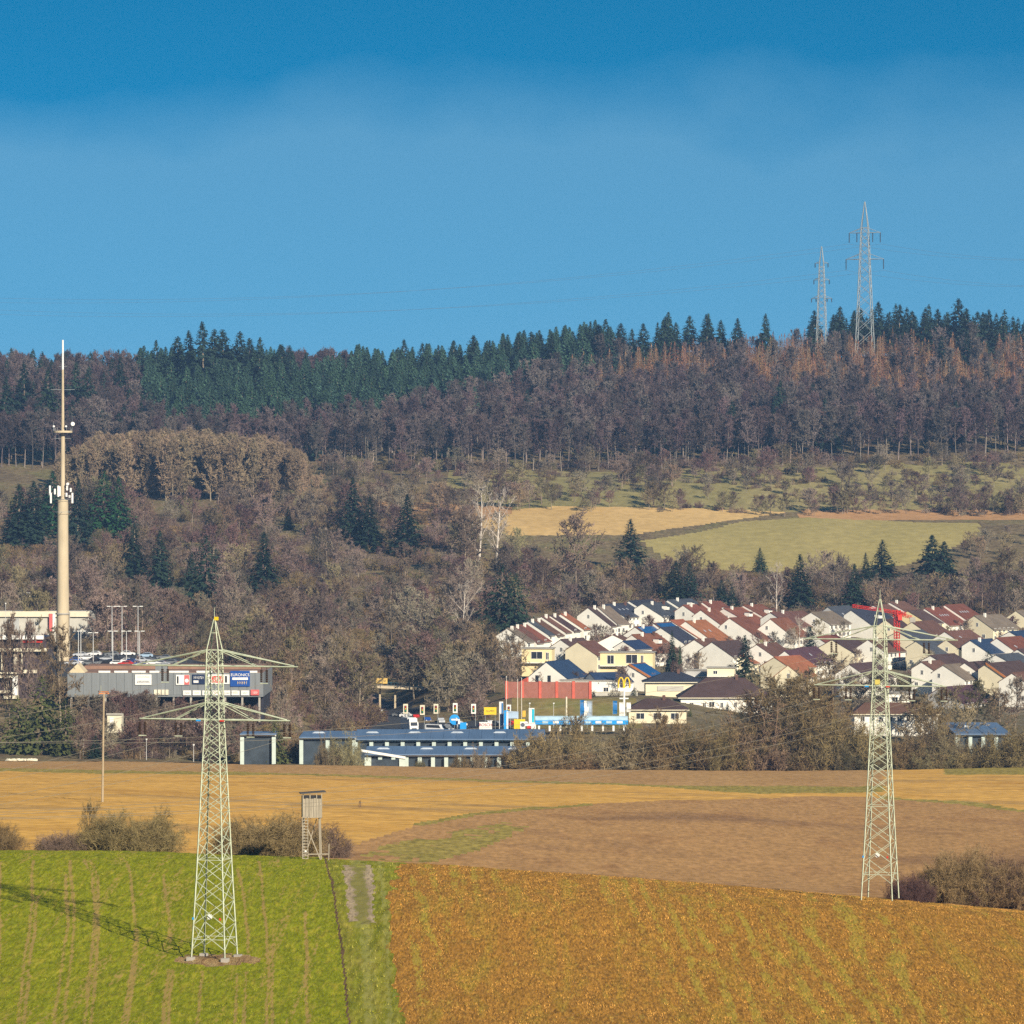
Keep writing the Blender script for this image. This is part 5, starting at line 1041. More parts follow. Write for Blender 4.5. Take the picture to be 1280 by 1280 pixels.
sign('canopy_sign', 635, 889, 648, 898, 1078, mat('pale_blue_sign', (.40, .52, .66), .5), 'pale blue and white canopy board of the filling station', (-.3, .3)); t, z0, z1, w_ = sign('yellow_poster', 642.5, 899, 656.5, 911, 1074, YEL, 'yellow poster panel with a white square and dark disc', (-.3,)); MB().box((w_ * .28, -.26, (z0 + z1) / 2 - .3), (w_ * .46, .08, (z1 - z0) * .75)).build('white_square', WHITE, t); MB().tube((w_ * .28, -.3, (z0 + z1) / 2 - .2), (w_ * .28, -.34, (z0 + z1) / 2 - .2), .55, .55, 14).build('dark_disc', mat('slate_disc', (.1, .12, .16), .5), t)
sign('small_yellow_sign', 653, 888, 657, 896, 1080, mat('amber_sign', (.72, .42, .05), .5), 'small amber sign on a post at the filling station'); sign('red_drum_sign', 659, 907, 663, 912, 1071, REDP, 'small round red sign at the filling station', (), 'disc'); sign('white_box_sign', 664, 903, 670, 911, 1072, WHITE, 'white box sign beside the price pylon', (0,))
for u, v in ((633, 846), (647, 850), (652, 848)):
    dd = 1082; x = X(u, dd); zb = H(x, dd); t = empty('flag_pole', (x, dd, zb), 0, 'bare white flag pole at the filling station', 'flag pole', 'flag poles at the filling station'); MB().tube((0, 0, -.2), (0, 0, Z(v, dd) - zb), .12, .07, 8).build('pole', mat('ivory_paint', (.68, .63, .52), .6), t); MB().tube((0, 0, Z(v, dd) - zb), (0, 0, Z(v, dd) - zb + .2), .12, .05, 8).build('finial', WHITE, t)
for u, v in ((708, 871), (740, 876)):
    dd = 1088; x = X(u, dd); zb = H(x, dd); t = empty('concrete_post', (x, dd, zb), 0, 'thick pale post on the grass bank' if u == 708 else 'thin grey post on the grass bank', 'post'); MB().tube((0, 0, -.2), (0, 0, Z(v, dd) - zb), .28 if u == 708 else .12, .22 if u == 708 else .1, 8).build('shaft', CREAM if u == 708 else GALV_FAR, t); MB().box((0, 0, 0), (.8, .8, .3)).build('base', CONC_D, t)
for i, (u, v0, v1, c) in enumerate(((725, 875, 895, BLUEP), (730, 876, 896, WHITE), (734, 876, 897, mat('grey_blue_cloth', (.35, .42, .5), .9)), (766, 876, 893, BLUEP), (774, 878, 896, WHITE), (783, 878, 890, WHITE))):
    dd = 1085; x = X(u, dd); zb = H(x, dd); zt = Z(v0, dd) - zb; t = empty('banner_flag', (x, dd, zb), 0, ('dark blue', 'white', 'grey blue', 'blue and slim', 'white and slim', 'short white')[i] + ' banner flag before the restaurant lawn', 'flag')
    MB().tube((0, 0, -.2), (0, 0, zt), .06, .04, 6).build('pole', GALV_FAR, t); q = MB(); zl = Z(v1, dd) - zb
    for k in range(6): 
        a0, a1 = zt + (zl - zt) * k / 6, zt + (zl - zt) * (k + 1) / 6; y0, y1 = .15 * math.sin(k * 1.3), .15 * math.sin(k * 1.3 + 1.3); q.face([(.05, y0, a0), (1.2, y0 * 2, a0), (1.15, y1 * 2, a1), (.05, y1, a1)])
    q.build('cloth', c, t)
# car wash with blue translucent canopy
t = empty('car_wash', (X(727, 1062), 1062, Z(912, 1062)), 0, 'long blue and white car wash canopy behind the hedge', 'car wash'); L = X(786, 1062) - X(670, 1062)
MB().box((0, 1.5, Z(903, 1062) - Z(912, 1062)), (L, 4, 1.0)).build('fascia', LBLUE, t); q = MB(); q.tube((-L / 2, 1.8, 2.4), (L / 2, 1.8, 2.4), 1.1, 1.1, 10); q.build('canopy', mat('pale_blue_canopy', (.42, .58, .68), .3), t)
for i in range(9): MB().box((-L / 2 + 1 + i * (L - 2) / 8, .4, .6), (.5, .5, 2.0)).build('pillar', WHITE, t)
for i in range(8): MB().box((-L / 2 + 2.6 + i * (L - 2) / 8, -.55, 1.95), (1.5, .08, .6)).build('panel', WHITE if i % 2 else mat('pale_blue_canopy', (.42, .58, .68), .3), t)
# golden double arch sign
d = 1092; x = X(780, d); zb = H(x, d); t = empty('arch_sign', (x, d, zb), 0, 'yellow double arch sign on a white pole beside the car wash', 'sign'); z0 = Z(861.5, d) - zb; zt = Z(847, d) - zb
MB().tube((0, 0, -.3), (0, 0, z0 - .3), .36, .32, 10).build('pole', WHITE, t); MB().box((0, 0, z0 - .1), (3.3, .5, .75)).build('base_board', WHITE, t)
for s in (-1, 1):
    q = MB(); n = 16; pts = []
    for i in range(n + 1):
        a = math.pi * i / n; pts.append((s * .82 - math.cos(a) * .72, z0 + .35 + (zt - z0 - .35) * math.sin(a)**.75))
    for (xa_, za_), (xb_, zb_) in zip(pts[:-1], pts[1:]): q.tube((xa_, 0, za_), (xb_, 0, zb_), .22, .22, 6)
    q.build('arch', mat('golden_yellow', (.85, .58, .02), .4), t)
MB().box((0, .0, Z(873, d) - zb), (2.4, .4, .35)).build('lower_board', WHITE, t)
# red noise wall
d = 1152; t = empty('red_wall', (X(690, d), d, Z(875, d)), R(-6), 'brick red screen wall with brighter red posts above the grass bank', 'wall'); zb = Z(875, d); us = [633, 653, 675, 696, 717, 738]
for a, b in zip(us[:-1], us[1:]):
    x0, x1 = X(a, d) - X(690, d), X(b, d) - X(690, d); MB().box(((x0 + x1) / 2, .1, 2.3), (x1 - x0 - .5, .25, 5.6)).build('panel', mat('dull_brick_panel', (.33, .13, .095), .85, .1, .8), t)
for a in us: MB().box((X(a, d) - X(690, d), 0, 2.3), (.75, .5, 6.0)).build('post', mat('salmon_red_paint', (.62, .13, .085), .7), t)
MB().box((0, 0, -.6), (X(738, d) - X(633, d), .5, .7)).build('plinth', mat('pink_plinth', (.5, .3, .22), .8), t)
# ------------------------------------------------------------------ village
ROOFS = {'red brown': (.23, .085, .05), 'brown': (.17, .085, .06), 'dark brown': (.10, .06, .055), 'slate': (.075, .085, .105), 'dark slate': (.045, .05, .075), 'grey': (.17, .17, .165), 'orange': (.36, .13, .06), 'blue': (.025, .05, .115), 'grey brown': (.21, .165, .125), 'purple brown': (.115, .055, .07)}
for k, c in list(ROOFS.items()): ROOFS[k] = mat(k.replace(' ', '_') + '_roof', tuple(.78 * q for q in c), .75, .14, .35, rand=.12)
WALLS = {'white': mat('white_render', (.84, .81, .72), .9, .05, .3), 'cream': mat('cream_render_wall', (.76, .68, .48), .9, .05, .3), 'yellow': mat('pale_yellow_render', (.78, .64, .36), .9, .05, .3), 'grey': mat('grey_render', (.45, .44, .42), .9, .05, .3)}
WM = {}
def window(parent, x, y, z, wd, hg, face):
    key = (round(wd, 2), round(hg, 2))
    if key not in WM:
        f = MB()
        for a, b, c, dd in ((0, hg / 2, wd + .16, .09), (0, -hg / 2, wd + .16, .09)): f.box((a, 0, b), (c, .1, dd))
        for a in (-wd / 2, 0, wd / 2): f.box((a, 0, 0), (.08, .1, hg - .09))
        WM[key] = (MB().box((0, 0, 0), (wd, .06, hg)).mesh('window', GLASS), f.mesh('frame', WHITE))
    o = obj('window', WM[key][0], parent, (x, y, z)); f = obj('frame', WM[key][1], o)
    if face == 'side': o.rotation_euler = (0, 0, R(90))
    return o
def house(u, v, roof, wl=4.6, wr=4.6, L=9.0, a=20, pitch=36, h=9.6, wall='white', label=None, chim=1, d=None, group=None, name='village_house', dormer=False, sky=0, solar=False, win=True, dz=0.0, bandc=None):
    if d is None: d = on_ground(u, v, 1165, 1540, h)
    x = X(u, d); zr = Z(v, d) + dz; zb = zr - h; t = empty(name, (x, d, zb), -R(a), label, 'house', group); tp = math.tan(R(pitch))
    hl, hr = h - wl * tp, h - wr * tp; hl = max(hl, 2.0); hr = max(hr, 2.0)
    m = MB(); m.prism([(-wl, -7), (wr, -7), (wr, hr), (0, h - .03), (-wl, hl)], 0, L); m.build('wall', WALLS[wall], t)
    th = .22; ov = .45; og = .12; tl = (h - hl) / wl; tr = (h - hr) / wr
    m = MB(); m.prism([(0, h + th), (-wl - ov, hl - ov * tl + th), (-wl - ov, hl - ov * tl + .01), (0, h + .01)], -og, L + og); m.build('roof', ROOFS[roof], t)
    m = MB(); m.prism([(0, h + .01), (wr + ov, hr - ov * tr + .01), (wr + ov, hr - ov * tr + th), (0, h + th)], -og, L + og); rf = m.build('roof', ROOFS[roof], t)
    m = MB(); m.tube((0, -og, h + th), (0, L + og, h + th), .13, .13, 6); m.build('ridge_tile', ROOFS[roof], rf)
    MB().tube((wr + ov, -og, hr - ov * tr + .02), (wr + ov, L + og, hr - ov * tr + .02), .08, .08, 6).build('gutter', CONC_D, rf)
    for k in range(chim): MB().box((.9 + .2 * k, L * (.3 + .45 * k), h - .2), (.75, .75, 2.2)).build('chimney', WALLS['white'] if k % 2 == 0 else ROOFS['brown'], rf)
    nx = Vector((tr, 0, 1)).normalized()
    for k in range(sky):
        px_ = wr * .45; yy_ = L * (.25 + .5 * k / max(1, sky)); q = MB(); z_ = h + th - tr * px_ + .05
        q.face([(px_ - .5, yy_ - .45, z_ + tr * .5), (px_ + .5, yy_ - .45, z_ - tr * .5), (px_ + .5, yy_ + .45, z_ - tr * .5), (px_ - .5, yy_ + .45, z_ + tr * .5)]); q.build('skylight', mat('pale_skylight', (.5, .52, .55), .2), rf)
    if solar:
        q = MB(); e0, e1 = .4, wr - .2; z_0, z_1 = h + th - tr * e0 + .1, h + th - tr * e1 + .1; q.face([(e0, .6, z_0), (e1, .6, z_1), (e1, L - .6, z_1), (e0, L - .6, z_0)]); q.build('solar_panel', mat('blue_solar_panel', (.02, .09, .24), .3), rf)
    if dormer:
        yy_ = L * .5; zc = h - tr * wr * .5; q = MB(); q.box((wr * .55, yy_, zc + .7), (2.0, 2.4, 1.5)); q.build('dormer', WALLS['white'], rf); MB().box((wr * .62, yy_, zc + 1.55), (2.6, 2.9, .18)).build('dormer_roof', ROOFS[roof], rf)
    if win:
        for z_ in ((2.0, 4.7) if hr > 4.6 else (1.6,)):
            for k in range(max(1, int(L / 3.4))): window(t, wr + .02, 1.6 + k * 3.3, z_, 1.5, 1.35, 'side')
        if rnd.random() < .75: window(t, rnd.choice((-1.3, .2, 1.2)), -.02, h - 3.0, .8, 1.3, 'front')
        if rnd.random() < .55: window(t, -wl * .5, -.02, 3.0, 1.0, 1.3, 'front')
        if rnd.random() < .55: window(t, wr * .5, -.02, 2.6, 1.1, 1.3, 'front')
    if bandc: MB().prism([(-.1, h - .2), (wr + .5, hr - .55 * tr), (wr + .5, hr - .55 * tr + .7), (-.1, h + .45)], -.35, -.13).build('rake_board', bandc, t)
    return t
# terrace in front of the copse: staggered units
for i, (u, v, rf, wl, wr) in enumerate([(634, 786, 'grey brown', 4, 7.0), (641, 784, 'brown', 3, 8.5), (650, 782, 'red brown', 3, 8.5), (660, 777, 'slate', 3.5, 7.5), (668, 776, 'brown', 3, 8.2), (677, 771, 'brown', 3, 8.8), (688, 770, 'dark brown', 3, 8.6), (701, 768, 'orange', 3, 8.5)]):
    house(u, v, rf, wl, wr, 5.8, 24, 31, 9.8, 'white', f'{rf} roofed terrace house in the staggered row next to the copse' + (', second unit' if i == 4 else ', third unit' if i == 5 else ''), chim=1, win=True)
V = [  # u, v, roof, wl, wr, L, angle, pitch, wall, chimneys, label, extras
 (735, 760, 'dark brown', 4.2, 7.4, 7, 24, 38, 'white', 1, 'tall house with a blank white gable next to the orange terrace roof', {}),
 (747, 759, 'grey brown', 3.2, 7.6, 5, 24, 38, 'white', 1, 'narrow grey brown roofed unit behind the blank white gable', {}),
 (756, 756, 'dark slate', 3, 7.0, 22, 24, 34, 'white', 2, 'long dark slate roofed row with a white rake', {'sky': 3}),
 (803, 755, 'slate', 3, 6.8, 22, 24, 34, 'white', 2, 'long slate roofed row beside the dark slate row', {'dormer': True}),
 (854, 757, 'red brown', 3, 9.0, 14, 26, 36, 'white', 2, 'red brown roofed row with a long white rake', {'dormer': True}),
 (876, 763, 'red brown', 3, 9.5, 9, 26, 36, 'white', 1, 'red brown roofed house stepping down from the long rake', {}),
 (905, 761, 'red brown', 4, 10.0, 16, 34, 28, 'white', 1, 'broad red brown roof behind the white rakes', {'dormer': True}),
 (838, 776, 'orange', 4.4, 11.5, 7, 22, 36, 'white', 0, 'orange roofed house with a tall white gable', {'sky': 1}),
 (857, 777, 'orange', 3.2, 10.5, 8, 22, 36, 'white', 1, 'orange roofed unit stepping behind the tall white gable', {'sky': 2}),
 (912, 773, 'red brown', 3.6, 12.0, 8, 24, 38, 'white', 0, 'white raked house with a rust roof behind the blue green spruce', {}),
 (794, 784, 'brown', 5.0, 5.0, 14, 24, 36, 'white', 1, 'white gabled house with solar panels on a brown roof', {'solar': True}),
 (790, 794, 'red brown', 4.0, 8.0, 9, 24, 34, 'white', 2, 'red roofed white house above the pale yellow villa', {'dormer': True}),
 (826, 785, 'dark slate', 4.0, 7.0, 8, 22, 34, 'white', 0, 'dark roofed house between the slim spruce and the tall gable', {}),
 (766, 794, 'brown', 9.0, 5.5, 10, 4, 28, 'white', 1, 'house with a wide brown roof falling towards the first terrace', {}),
 (779, 802, 'blue', 3.0, 4.0, 6, 22, 34, 'white', 0, 'small blue roofed annex before the wide brown roof', {}),
 (963, 766, 'brown', 4.0, 8.0, 12, 30, 32, 'white', 1, 'brown roofed house whose top gable shows over the big white gable', {}),
 (963, 774, 'red brown', 5.0, 7.2, 9, 20, 38, 'white', 0, 'big white gabled house with a twin window', {}),
 (1014, 766, 'grey brown', 4.0, 6.0, 10, 26, 30, 'white', 0, 'white gable with a pale brown roof beside the slate house', {}),
 (1035, 759, 'slate', 3.0, 8.5, 9, 28, 36, 'grey', 0, 'grey gabled house with a slate roof', {'sky': 2}),
 (1064, 763, 'dark slate', 3.0, 8.0, 12, 28, 34, 'white', 0, 'dark roofed house under the crane jib', {'dormer': True}),
 (1107, 775, 'dark brown', 4.0, 4.4, 9, 20, 40, 'cream', 0, 'cream gabled house right beside the red crane', {}),
 (1092, 757, 'brown', 4.0, 8.0, 14, 28, 30, 'white', 0, 'brown roofed house behind the cream gable', {}),
 (1156, 761, 'red brown', 3.0, 8.2, 17, 28, 36, 'white', 2, 'big red brown roofed row with skylights and a long white rake', {'sky': 4}),
 (1135, 764, 'dark brown', 3.5, 7.5, 8, 28, 34, 'yellow', 0, 'dark roofed house with a yellow wall before the skylight row', {}),
 (1218, 770, 'grey brown', 4.0, 7.0, 12, 30, 34, 'cream', 1, 'grey brown roofed house next to the skylight row', {}),
 (1270, 764, 'grey brown', 4.8, 5.0, 9, 24, 36, 'cream', 0, 'cream gabled house with a round gable opening', {}),
 (1181, 790, 'brown', 4.0, 7.0, 10, 26, 34, 'white', 0, 'brown roof behind the cream gable with the tall window', {'sky': 1}),
 (1183, 800, 'brown', 4.0, 5.2, 12, 24, 36, 'cream', 0, 'cream gabled house in the middle of the eastern group', {}),
 (1213, 801, 'blue', 3.0, 5.6, 9, 28, 34, 'white', 1, 'house with a dark blue roof and white rake', {}),
 (1246, 798, 'red brown', 3.4, 9.5, 10, 26, 34, 'white', 0, 'red brown roofed house beside the dark blue roof', {'sky': 1}),
 (1262, 790, 'blue', 3.4, 6.0, 9, 26, 30, 'white', 0, 'small bright blue roof behind the red brown house', {}),
 (1245, 819, 'slate', 3.4, 6.0, 10, 30, 30, 'white', 0, 'slate roofed white house below the red brown one', {}),
 (1152, 828, 'brown', 3.0, 7.0, 9, 26, 34, 'white', 1, 'brown roofed house at the foot of the cream gables', {}),
 (1163, 820, 'dark brown', 3.0, 7.0, 10, 28, 30, 'white', 0, 'dark brown roof behind the brown roofed house', {}),
 (1179, 832, 'grey brown', 3.0, 6.2, 7, 26, 34, 'white', 0, 'grey roofed unit beside the brown roofed house', {}),
 (1206, 829, 'dark brown', 3.4, 6.5, 10, 24, 36, 'white', 0, 'white gabled house before the cedar', {}),
 (1233, 830, 'dark brown', 2.6, 8.0, 12, 28, 34, 'cream', 0, 'dark roofed house with an orange rake board', {'bandc': ORANGE}),
 (1122, 790, 'slate', 3.0, 6.0, 10, 28, 30, 'cream', 0, 'slate roofed house behind the crane mast', {}),
 (1145, 802, 'slate', 3.0, 6.5, 9, 28, 32, 'cream', 0, 'slate roofed house between crane and cream gables', {}),
 (968, 822, 'orange', 5.0, 5.0, 9, 30, 34, 'cream', 0, 'orange roofed house behind the blue green spruce', {}),
 (985, 832, 'orange', 3.6, 3.8, 9, 18, 40, 'cream', 0, 'small gabled house with an orange roof above the big oak', {}),
 (981, 814, 'purple brown', 4.0, 5.5, 8, 22, 38, 'white', 0, 'white gable with a purple brown roof', {}),
 (996, 811, 'purple brown', 2.6, 6.5, 9, 22, 38, 'white', 0, 'purple brown roofed unit stepping behind the white gable', {'sky': 1}),
 (1062, 831, 'dark brown', 5.0, 6.0, 11, 24, 34, 'white', 0, 'dark brown roof rising behind the oak crowns', {}),
 (1175, 860, 'purple brown', 4.0, 7.0, 12, 36, 32, 'grey', 0, 'purple brown roofed house by the stubble pylon', {}),  # grey walls, purple brown roof
 (1218, 897, 'red brown', 4.0, 5.0, 8, 30, 32, 'white', 0, 'small red roofed house behind the blue shed', {'h': 5.0}),
 (1040, 800, 'dark brown', 4.0, 6.5, 10, 26, 32, 'cream', 0, 'brown roofed house under the arm of the stubble pylon', {}),
 (925, 820, 'orange', 3.0, 4.0, 8, 24, 30, 'cream', 0, 'small orange roof glimpsed beside the spruce', {'h': 6.0}),
 (701, 800, 'dark brown', 4, 6, 8, 24, 34, 'white', 1, 'dark roofed house between the first terrace and the blank gable', {}),
 (722, 803, 'brown', 4, 6, 8, 24, 34, 'cream', 0, 'brown roofed house below the blank white gable', {}),
 (868, 800, 'brown', 4, 6.5, 9, 24, 34, 'white', 1, 'brown roofed house below the orange units', {}),
 (890, 803, 'dark brown', 4, 6.5, 9, 26, 34, 'white', 0, 'dark roofed house between orange units and blue green spruce', {}),
 (946, 806, 'brown', 4, 6, 9, 24, 36, 'white', 1, 'brown roofed house behind the tip of the blue green spruce', {}),
 (1020, 796, 'red brown', 4, 6.5, 9, 26, 34, 'white', 0, 'red brown roofed house beside the dark garden conifer', {}),
 (1140, 778, 'brown', 3.5, 6.5, 9, 26, 34, 'cream', 0, 'brown roofed house just beyond the crane', {}),
 (1272, 812, 'dark brown', 4, 6, 9, 26, 34, 'white', 1, 'dark roofed white house at the eastern end of the village', {}),
 (1265, 842, 'brown', 4, 6, 10, 26, 34, 'white', 0, 'brown roofed house below the orange rake board', {}),
 (1085, 800, 'brown', 4.0, 6.0, 9, 24, 34, 'white', 1, 'brown roofed house in front of the crane', {})]
for u, v, rf, wl, wr, L, a, p, wa, ch, lb, ex in V:
    n = 1 if L < 13 else 2; a = min(a + rnd.uniform(0, 6), 34); p = p - rnd.uniform(1, 5); L1 = L * rnd.uniform(1.6, 2.1) / n; wl *= rnd.uniform(.95, 1.2); wr *= rnd.uniform(1.0, 1.2)
    d0 = on_ground(u, v, 1165, 1540, ex.get('h', 9.6)); z0 = Z(v, d0)
    for k in range(n):
        g = 'units of the ' + lb if n > 1 else None; ca, sa = math.cos(R(a)), math.sin(R(a)); off = .45 * (k % 2)
        xk, dk = X(u, d0) + sa * L1 * k + ca * off, d0 + ca * L1 * k - sa * off; zk = z0 + .85 * k
        house(640 + xk * F / dk, 640 + (CZ - zk) * F / dk, rf, wl, wr, L1, a, p, wall=wa, chim=ch if k == 0 else int(rnd.random() < .4), label=('unit of the ' + lb) if n > 1 else lb, d=dk, group=g, **ex)
# house with the blue roof and two tall dark windows
t = house(683, 828, 'blue', 5.6, 6.4, 18, 22, 38, 6.6, 'white', 'white gabled house with a deep blue roof and two tall dark windows', 0, d=1190, win=False)
for xx_ in (-2.9, .9): MB().box((xx_, -.05, 1.5), (.95, .12, 2.6)).build('tall_window', GLASS, t)
q = MB(); q.prism([(-9.0, -2), (-5.7, -2), (-5.7, 2.2), (-9, .4)], -1, 2); q.build('red_annex', mat('red_annex_paint', (.5, .1, .06), .8), t)
def hip_house(u0, u1, ve, vr, vb, d, depth, roof, wall, label, ridge=.45, wins=(), name='hipped_house'):
    x0, x1 = X(u0, d), X(u1, d); cx = (x0 + x1) / 2; zb = Z(vb, d); t = empty(name, (cx, d, zb), 0, label, 'house'); L = x1 - x0; he = Z(ve, d) - zb; hr = Z(vr, d + depth / 2) - zb; o = .8
    MB().box((0, depth / 2, he / 2 - 1.5), (L, depth, he + 3)).build('wall', WALLS[wall], t); r2 = L * ridge / 2
    m = MB(); A = [(-L / 2 - o, -o, he), (L / 2 + o, -o, he), (L / 2 + o, depth + o, he), (-L / 2 - o, depth + o, he), (-r2, depth / 2, hr), (r2, depth / 2, hr)]
    m.v = A + [(x, y, z - .25) for x, y, z in A[:4]]; m.f = [(0, 1, 5, 4), (1, 2, 5), (2, 3, 4, 5), (3, 0, 4), (0, 6, 7, 1), (1, 7, 8, 2), (2, 8, 9, 3), (3, 9, 6, 0), (9, 8, 7, 6)]; m.m = [0] * 9; rf = m.build('roof', ROOFS[roof], t)
    for a, z, w_, h_ in wins: window(t, a * L, -.03, he * z, w_, h_, 'front')
    MB().box((r2 * .6, depth / 2 - .6, hr), (.8, .8, 1.8)).build('chimney', ROOFS['brown'], rf); MB().box((0, -o - .02, he - .1), (L + 2 * o, .14, .22)).build('gutter', CREAM, rf); return t
hip_house(851, 965, 872, 847, 905, 1150, 15, 'dark brown', 'white', 'large white house with a brown hipped roof behind the hedge', .42, [(-.46, .72, 1.0, 1.4), (-.38, .72, 1.0, 1.4), (-.24, .72, .8, 1.4), (-.16, .74, 1.5, 1.5), (-.05, .72, .8, 1.4), (.1, .72, .8, 1.4), (.28, .72, 1.0, 1.4), (-.42, .25, 1.2, 1.4), (-.28, .25, 1.2, 1.4), (-.1, .25, 1.2, 1.4), (.1, .25, 1.2, 1.4)])
t = hip_house(807, 878, 852.5, 840, 878, 1178, 12, 'dark slate', 'cream', 'cream garage block with a dark hipped roof and wide grey gate', .3, [(.42, .7, 1.6, 1.1)]); MB().box((-1.0, -.1, 4.0), (7.6, .15, 1.5)).build('gate_band', PALEG, t)
hip_house(786, 858, 887, 873, 903, 1105, 10, 'dark brown', 'cream', 'low restaurant pavilion with a brown hipped roof', .4, [(-.3, .5, 2.2, 1.6), (0, .5, 2.2, 1.6), (.3, .5, 2.2, 1.6)], 'restaurant_pavilion')
hip_house(1068, 1172, 892.5, 878, 905, 1010, 12, 'brown', 'white', 'long low white building with a brown hipped roof behind the hedge', .7, [(i * .11 - .4, .5, 1.0, 1.2) for i in range(8)], 'low_building')
def flat_house(u0, u1, v0, v1, d, depth, wall, label, wins):
    x0, x1 = X(u0, d), X(u1, d); cx = (x0 + x1) / 2; zb = Z(v1, d); t = empty('flat_roofed_villa', (cx, d, zb), -R(6), label, 'villa'); L = x1 - x0; h = Z(v0, d) - zb
    MB().box((0, depth / 2, h / 2 - 2), (L, depth, h + 4)).build('wall', WALLS[wall], t); MB().box((0, depth / 2, h + .1), (L + .8, depth + .8, .2)).build('roof', CONC_D, t); MB().box((0, -.8, .15), (L, 1.6, .2)).build('balcony', WALLS['white'], t)
    for a, z, w_, h_ in wins: window(t, a * L, -.03, h * z, w_, h_, 'front')
    return t
flat_house(750, 816, 816, 833, 1232, 10, 'yellow', 'pale yellow flat roofed villa with a wide window band', [(-.3, .5, 2.0, 2.6), (.1, .55, 3.4, 2.6), (.3, .5, .8, 2.6)])
flat_house(652, 690, 811, 829, 1240, 9, 'yellow', 'tan flat roofed house with a balcony next to the blue roof', [(0, .55, 3.4, 2.2), (.35, .5, .9, 2.2)])
flat_house(1108, 1140, 867, 880, 1045, 8, 'white', 'white flat roofed house with one dark window behind the stubble pylon', [(-.15, .45, 1.3, 1.2)])
house(787, 831, 'brown', 4.6, 7.6, 12, 24, 30, 7.6, 'white', 'white gabled house with an orange edged roof and blue solar panels', 0, d=1208, solar=True, bandc=ORANGE)
house(737, 842, 'blue', 4, 4.6, 12, 60, 28, 5.0, 'white', 'low white wing with a blue roof beside the tall dark windows', 0, d=1184)
flat_house(700, 772, 851, 869, 1180, 5, 'white', 'long low white annex under the blue roof', [(-.1, .4, 1.6, 1.6), (.3, .4, 1.4, 1.2)])
tt = empty('garden_wall', (X(760, 1172), 1172, Z(875, 1172)), 0, 'low pale retaining wall behind the double arch sign', 'wall'); MB().box((0, 0, .8), (X(812, 1172) - X(738, 1172), .4, 2.8)).build('wall_face', PALEG, tt); MB().box((0, 0, 2.25), (X(812, 1172) - X(738, 1172) + .2, .6, .15)).build('coping', CREAM, tt)
# long cream sheds behind the blue green spruce
flat_house(884, 918, 835, 846, 1205, 6, 'cream', 'long cream garage row before the blue green spruce', [(-.2, .5, 1.2, 1.0)]); flat_house(846, 886, 838, 846, 1215, 6, 'grey', 'low grey carport row behind the dark hipped roof', [])
# clipped column and garden greenery
tree_at('spruce_green', 'clipped_column', 850, 805, 1265, 'clipped green columnar yew in the village garden', 'yew', wide=.55)
for i in range(170):
    u = nrg.uniform(640, 1290); d = nrg.uniform(1170, 1470); tree(rnd.choice(['bare', 'bare_red', 'bare_olive']), 'garden_tree', X(u, d), d, nrg.uniform(4, 8.5), 'small bare garden tree between the village houses', 'garden tree', 'garden trees in the village')
for i in range(150):
    u = nrg.uniform(640, 1290); d = nrg.uniform(1120, 1450); tree('broad_evergreen' if i % 3 == 0 else 'shrub', 'garden_shrub', X(u, d), d, nrg.uniform(1.6, 3.0), 'low garden shrub between the village houses', 'shrub', 'garden shrubs in the village')
for u, v, d in ((1100, 838, 1040), (1185, 858, 1030), (1220, 850, 1060), (1250, 862, 1050), (1270, 845, 1080), (1205, 880, 1000), (1075, 850, 1050), (1010, 835, 1120), (1040, 815, 1200), (1130, 850, 1090), (1150, 868, 1000)):
    tree_at(rnd.choice(['bare', 'bare_olive']), 'garden_tree', u, v, d, 'taller bare garden tree at the near edge of the village', 'garden tree', 'taller garden trees at the village edge', wide=1.1)
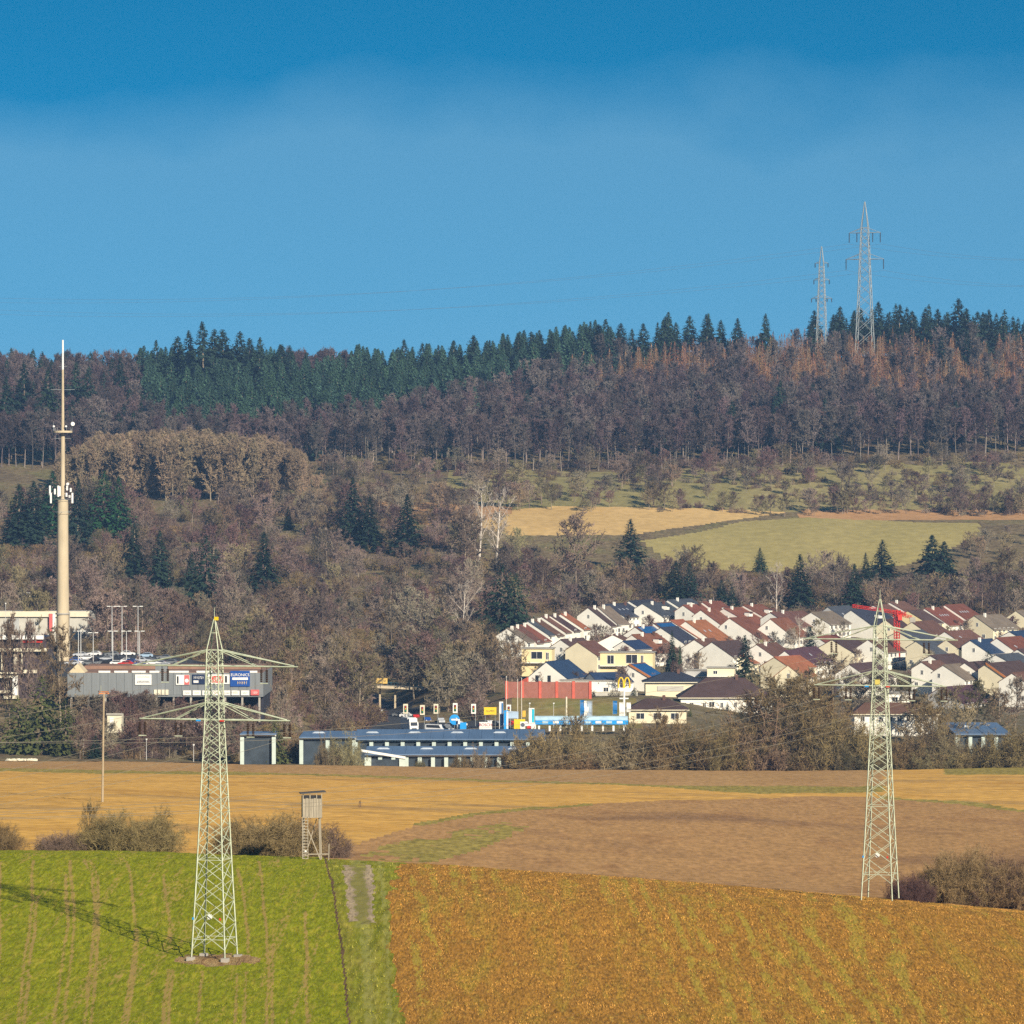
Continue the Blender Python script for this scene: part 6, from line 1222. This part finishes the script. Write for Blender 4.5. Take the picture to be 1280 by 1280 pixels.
# tower crane
d = 1330; x = X(1121, d); zb = H(x, d); t = empty('tower_crane', (x, d, zb), 0, 'red tower crane with a white counterweight among the houses', 'crane'); hm = Z(771, d) - zb
def lattice(m, p0, p1, w_, n, r):
    p0 = Vector(p0); p1 = Vector(p1); dr = (p1 - p0); a = dr.normalized().orthogonal().normalized(); b = dr.normalized().cross(a); cs = [(a * sx + b * sy) * w_ for sx, sy in ((1, 1), (1, -1), (-1, -1), (-1, 1))]
    for c in cs: m.tube(p0 + c, p1 + c, r, r, 4)
    for i in range(n):
        for k in range(4): m.tube(p0 + dr * (i / n) + cs[k], p0 + dr * ((i + 1) / n) + cs[(k + 1) % 4], r * .6, r * .6, 3)
m = MB(); lattice(m, (0, 0, 0), (0, 0, hm), .62, 18, .15); m.build('tower', REDP, t)
m = MB(); lattice(m, (3.0, 0, hm + 1.0), (X(1064, d) - x, -4, Z(757, d) - zb), .32, 22, .09); m.build('jib', REDP, t); m = MB(); lattice(m, (0, 0, hm), (0, 0, hm + 2.2), .8, 2, .2); m.build('slewing_head', REDP, t)
m = MB(); lattice(m, (0, 0, hm + 1), (5, .8, hm - .2), .32, 6, .09); m.build('counter_jib', REDP, t); MB().box((5.2, .7, hm - 1.0), (1.8, 1.0, 1.6)).build('counterweight', CONC_D, t); MB().box((.3, 0, 1.0), (3.2, 3.2, 2.2)).build('ballast', WHITE, t); MB().box((.9, -.9, hm - .2), (1.3, 1.2, 1.8)).build('cab', REDP, t)
# rubble pile and fence posts at the far field edge
for i in range(9):
    u = 10 + i * 4.2; d = 948; x = X(u, d); g = random.Random(i); q = MB(); pts = [Vector((g.uniform(-1, 1), g.uniform(-1, 1), g.uniform(-1, 1))).normalized() for _ in range(14)]
    import bmesh
    bm_ = bmesh.new()
    for p in pts: bm_.verts.new((p.x * .8, p.y * .6, p.z * .5))
    bmesh.ops.convex_hull(bm_, input=bm_.verts[:]); me = bpy.data.meshes.new('rubble_stone'); bm_.to_mesh(me); bm_.free(); me.materials.append(CREAM); o = obj('rubble_stone', me, None, (x, d, H(x, d) + .2)); tag(o, 'pale rubble stone in the heap at the far field edge', 'stone', 'rubble heap stones')
# ------------------------------------------------------------------ the air between here and the ridge
HZ = bpy.data.materials.new('winter_haze'); HZ.use_nodes = True; t_ = HZ.node_tree; t_.nodes.clear()
o_ = t_.nodes.new('ShaderNodeOutputMaterial'); pv = t_.nodes.new('ShaderNodeVolumePrincipled'); pv.inputs['Color'].default_value = (.30, .56, 1.0, 1); pv.inputs['Density'].default_value = 0.00008; pv.inputs['Anisotropy'].default_value = 0.0
t_.links.new(pv.outputs[0], o_.inputs['Volume'])
hb = MB().box((0, 2800, 77.5), (4840, 6440, 285)).build('haze', HZ); tag(hb, 'thin blue winter haze filling the valley', 'haze', kind='stuff')
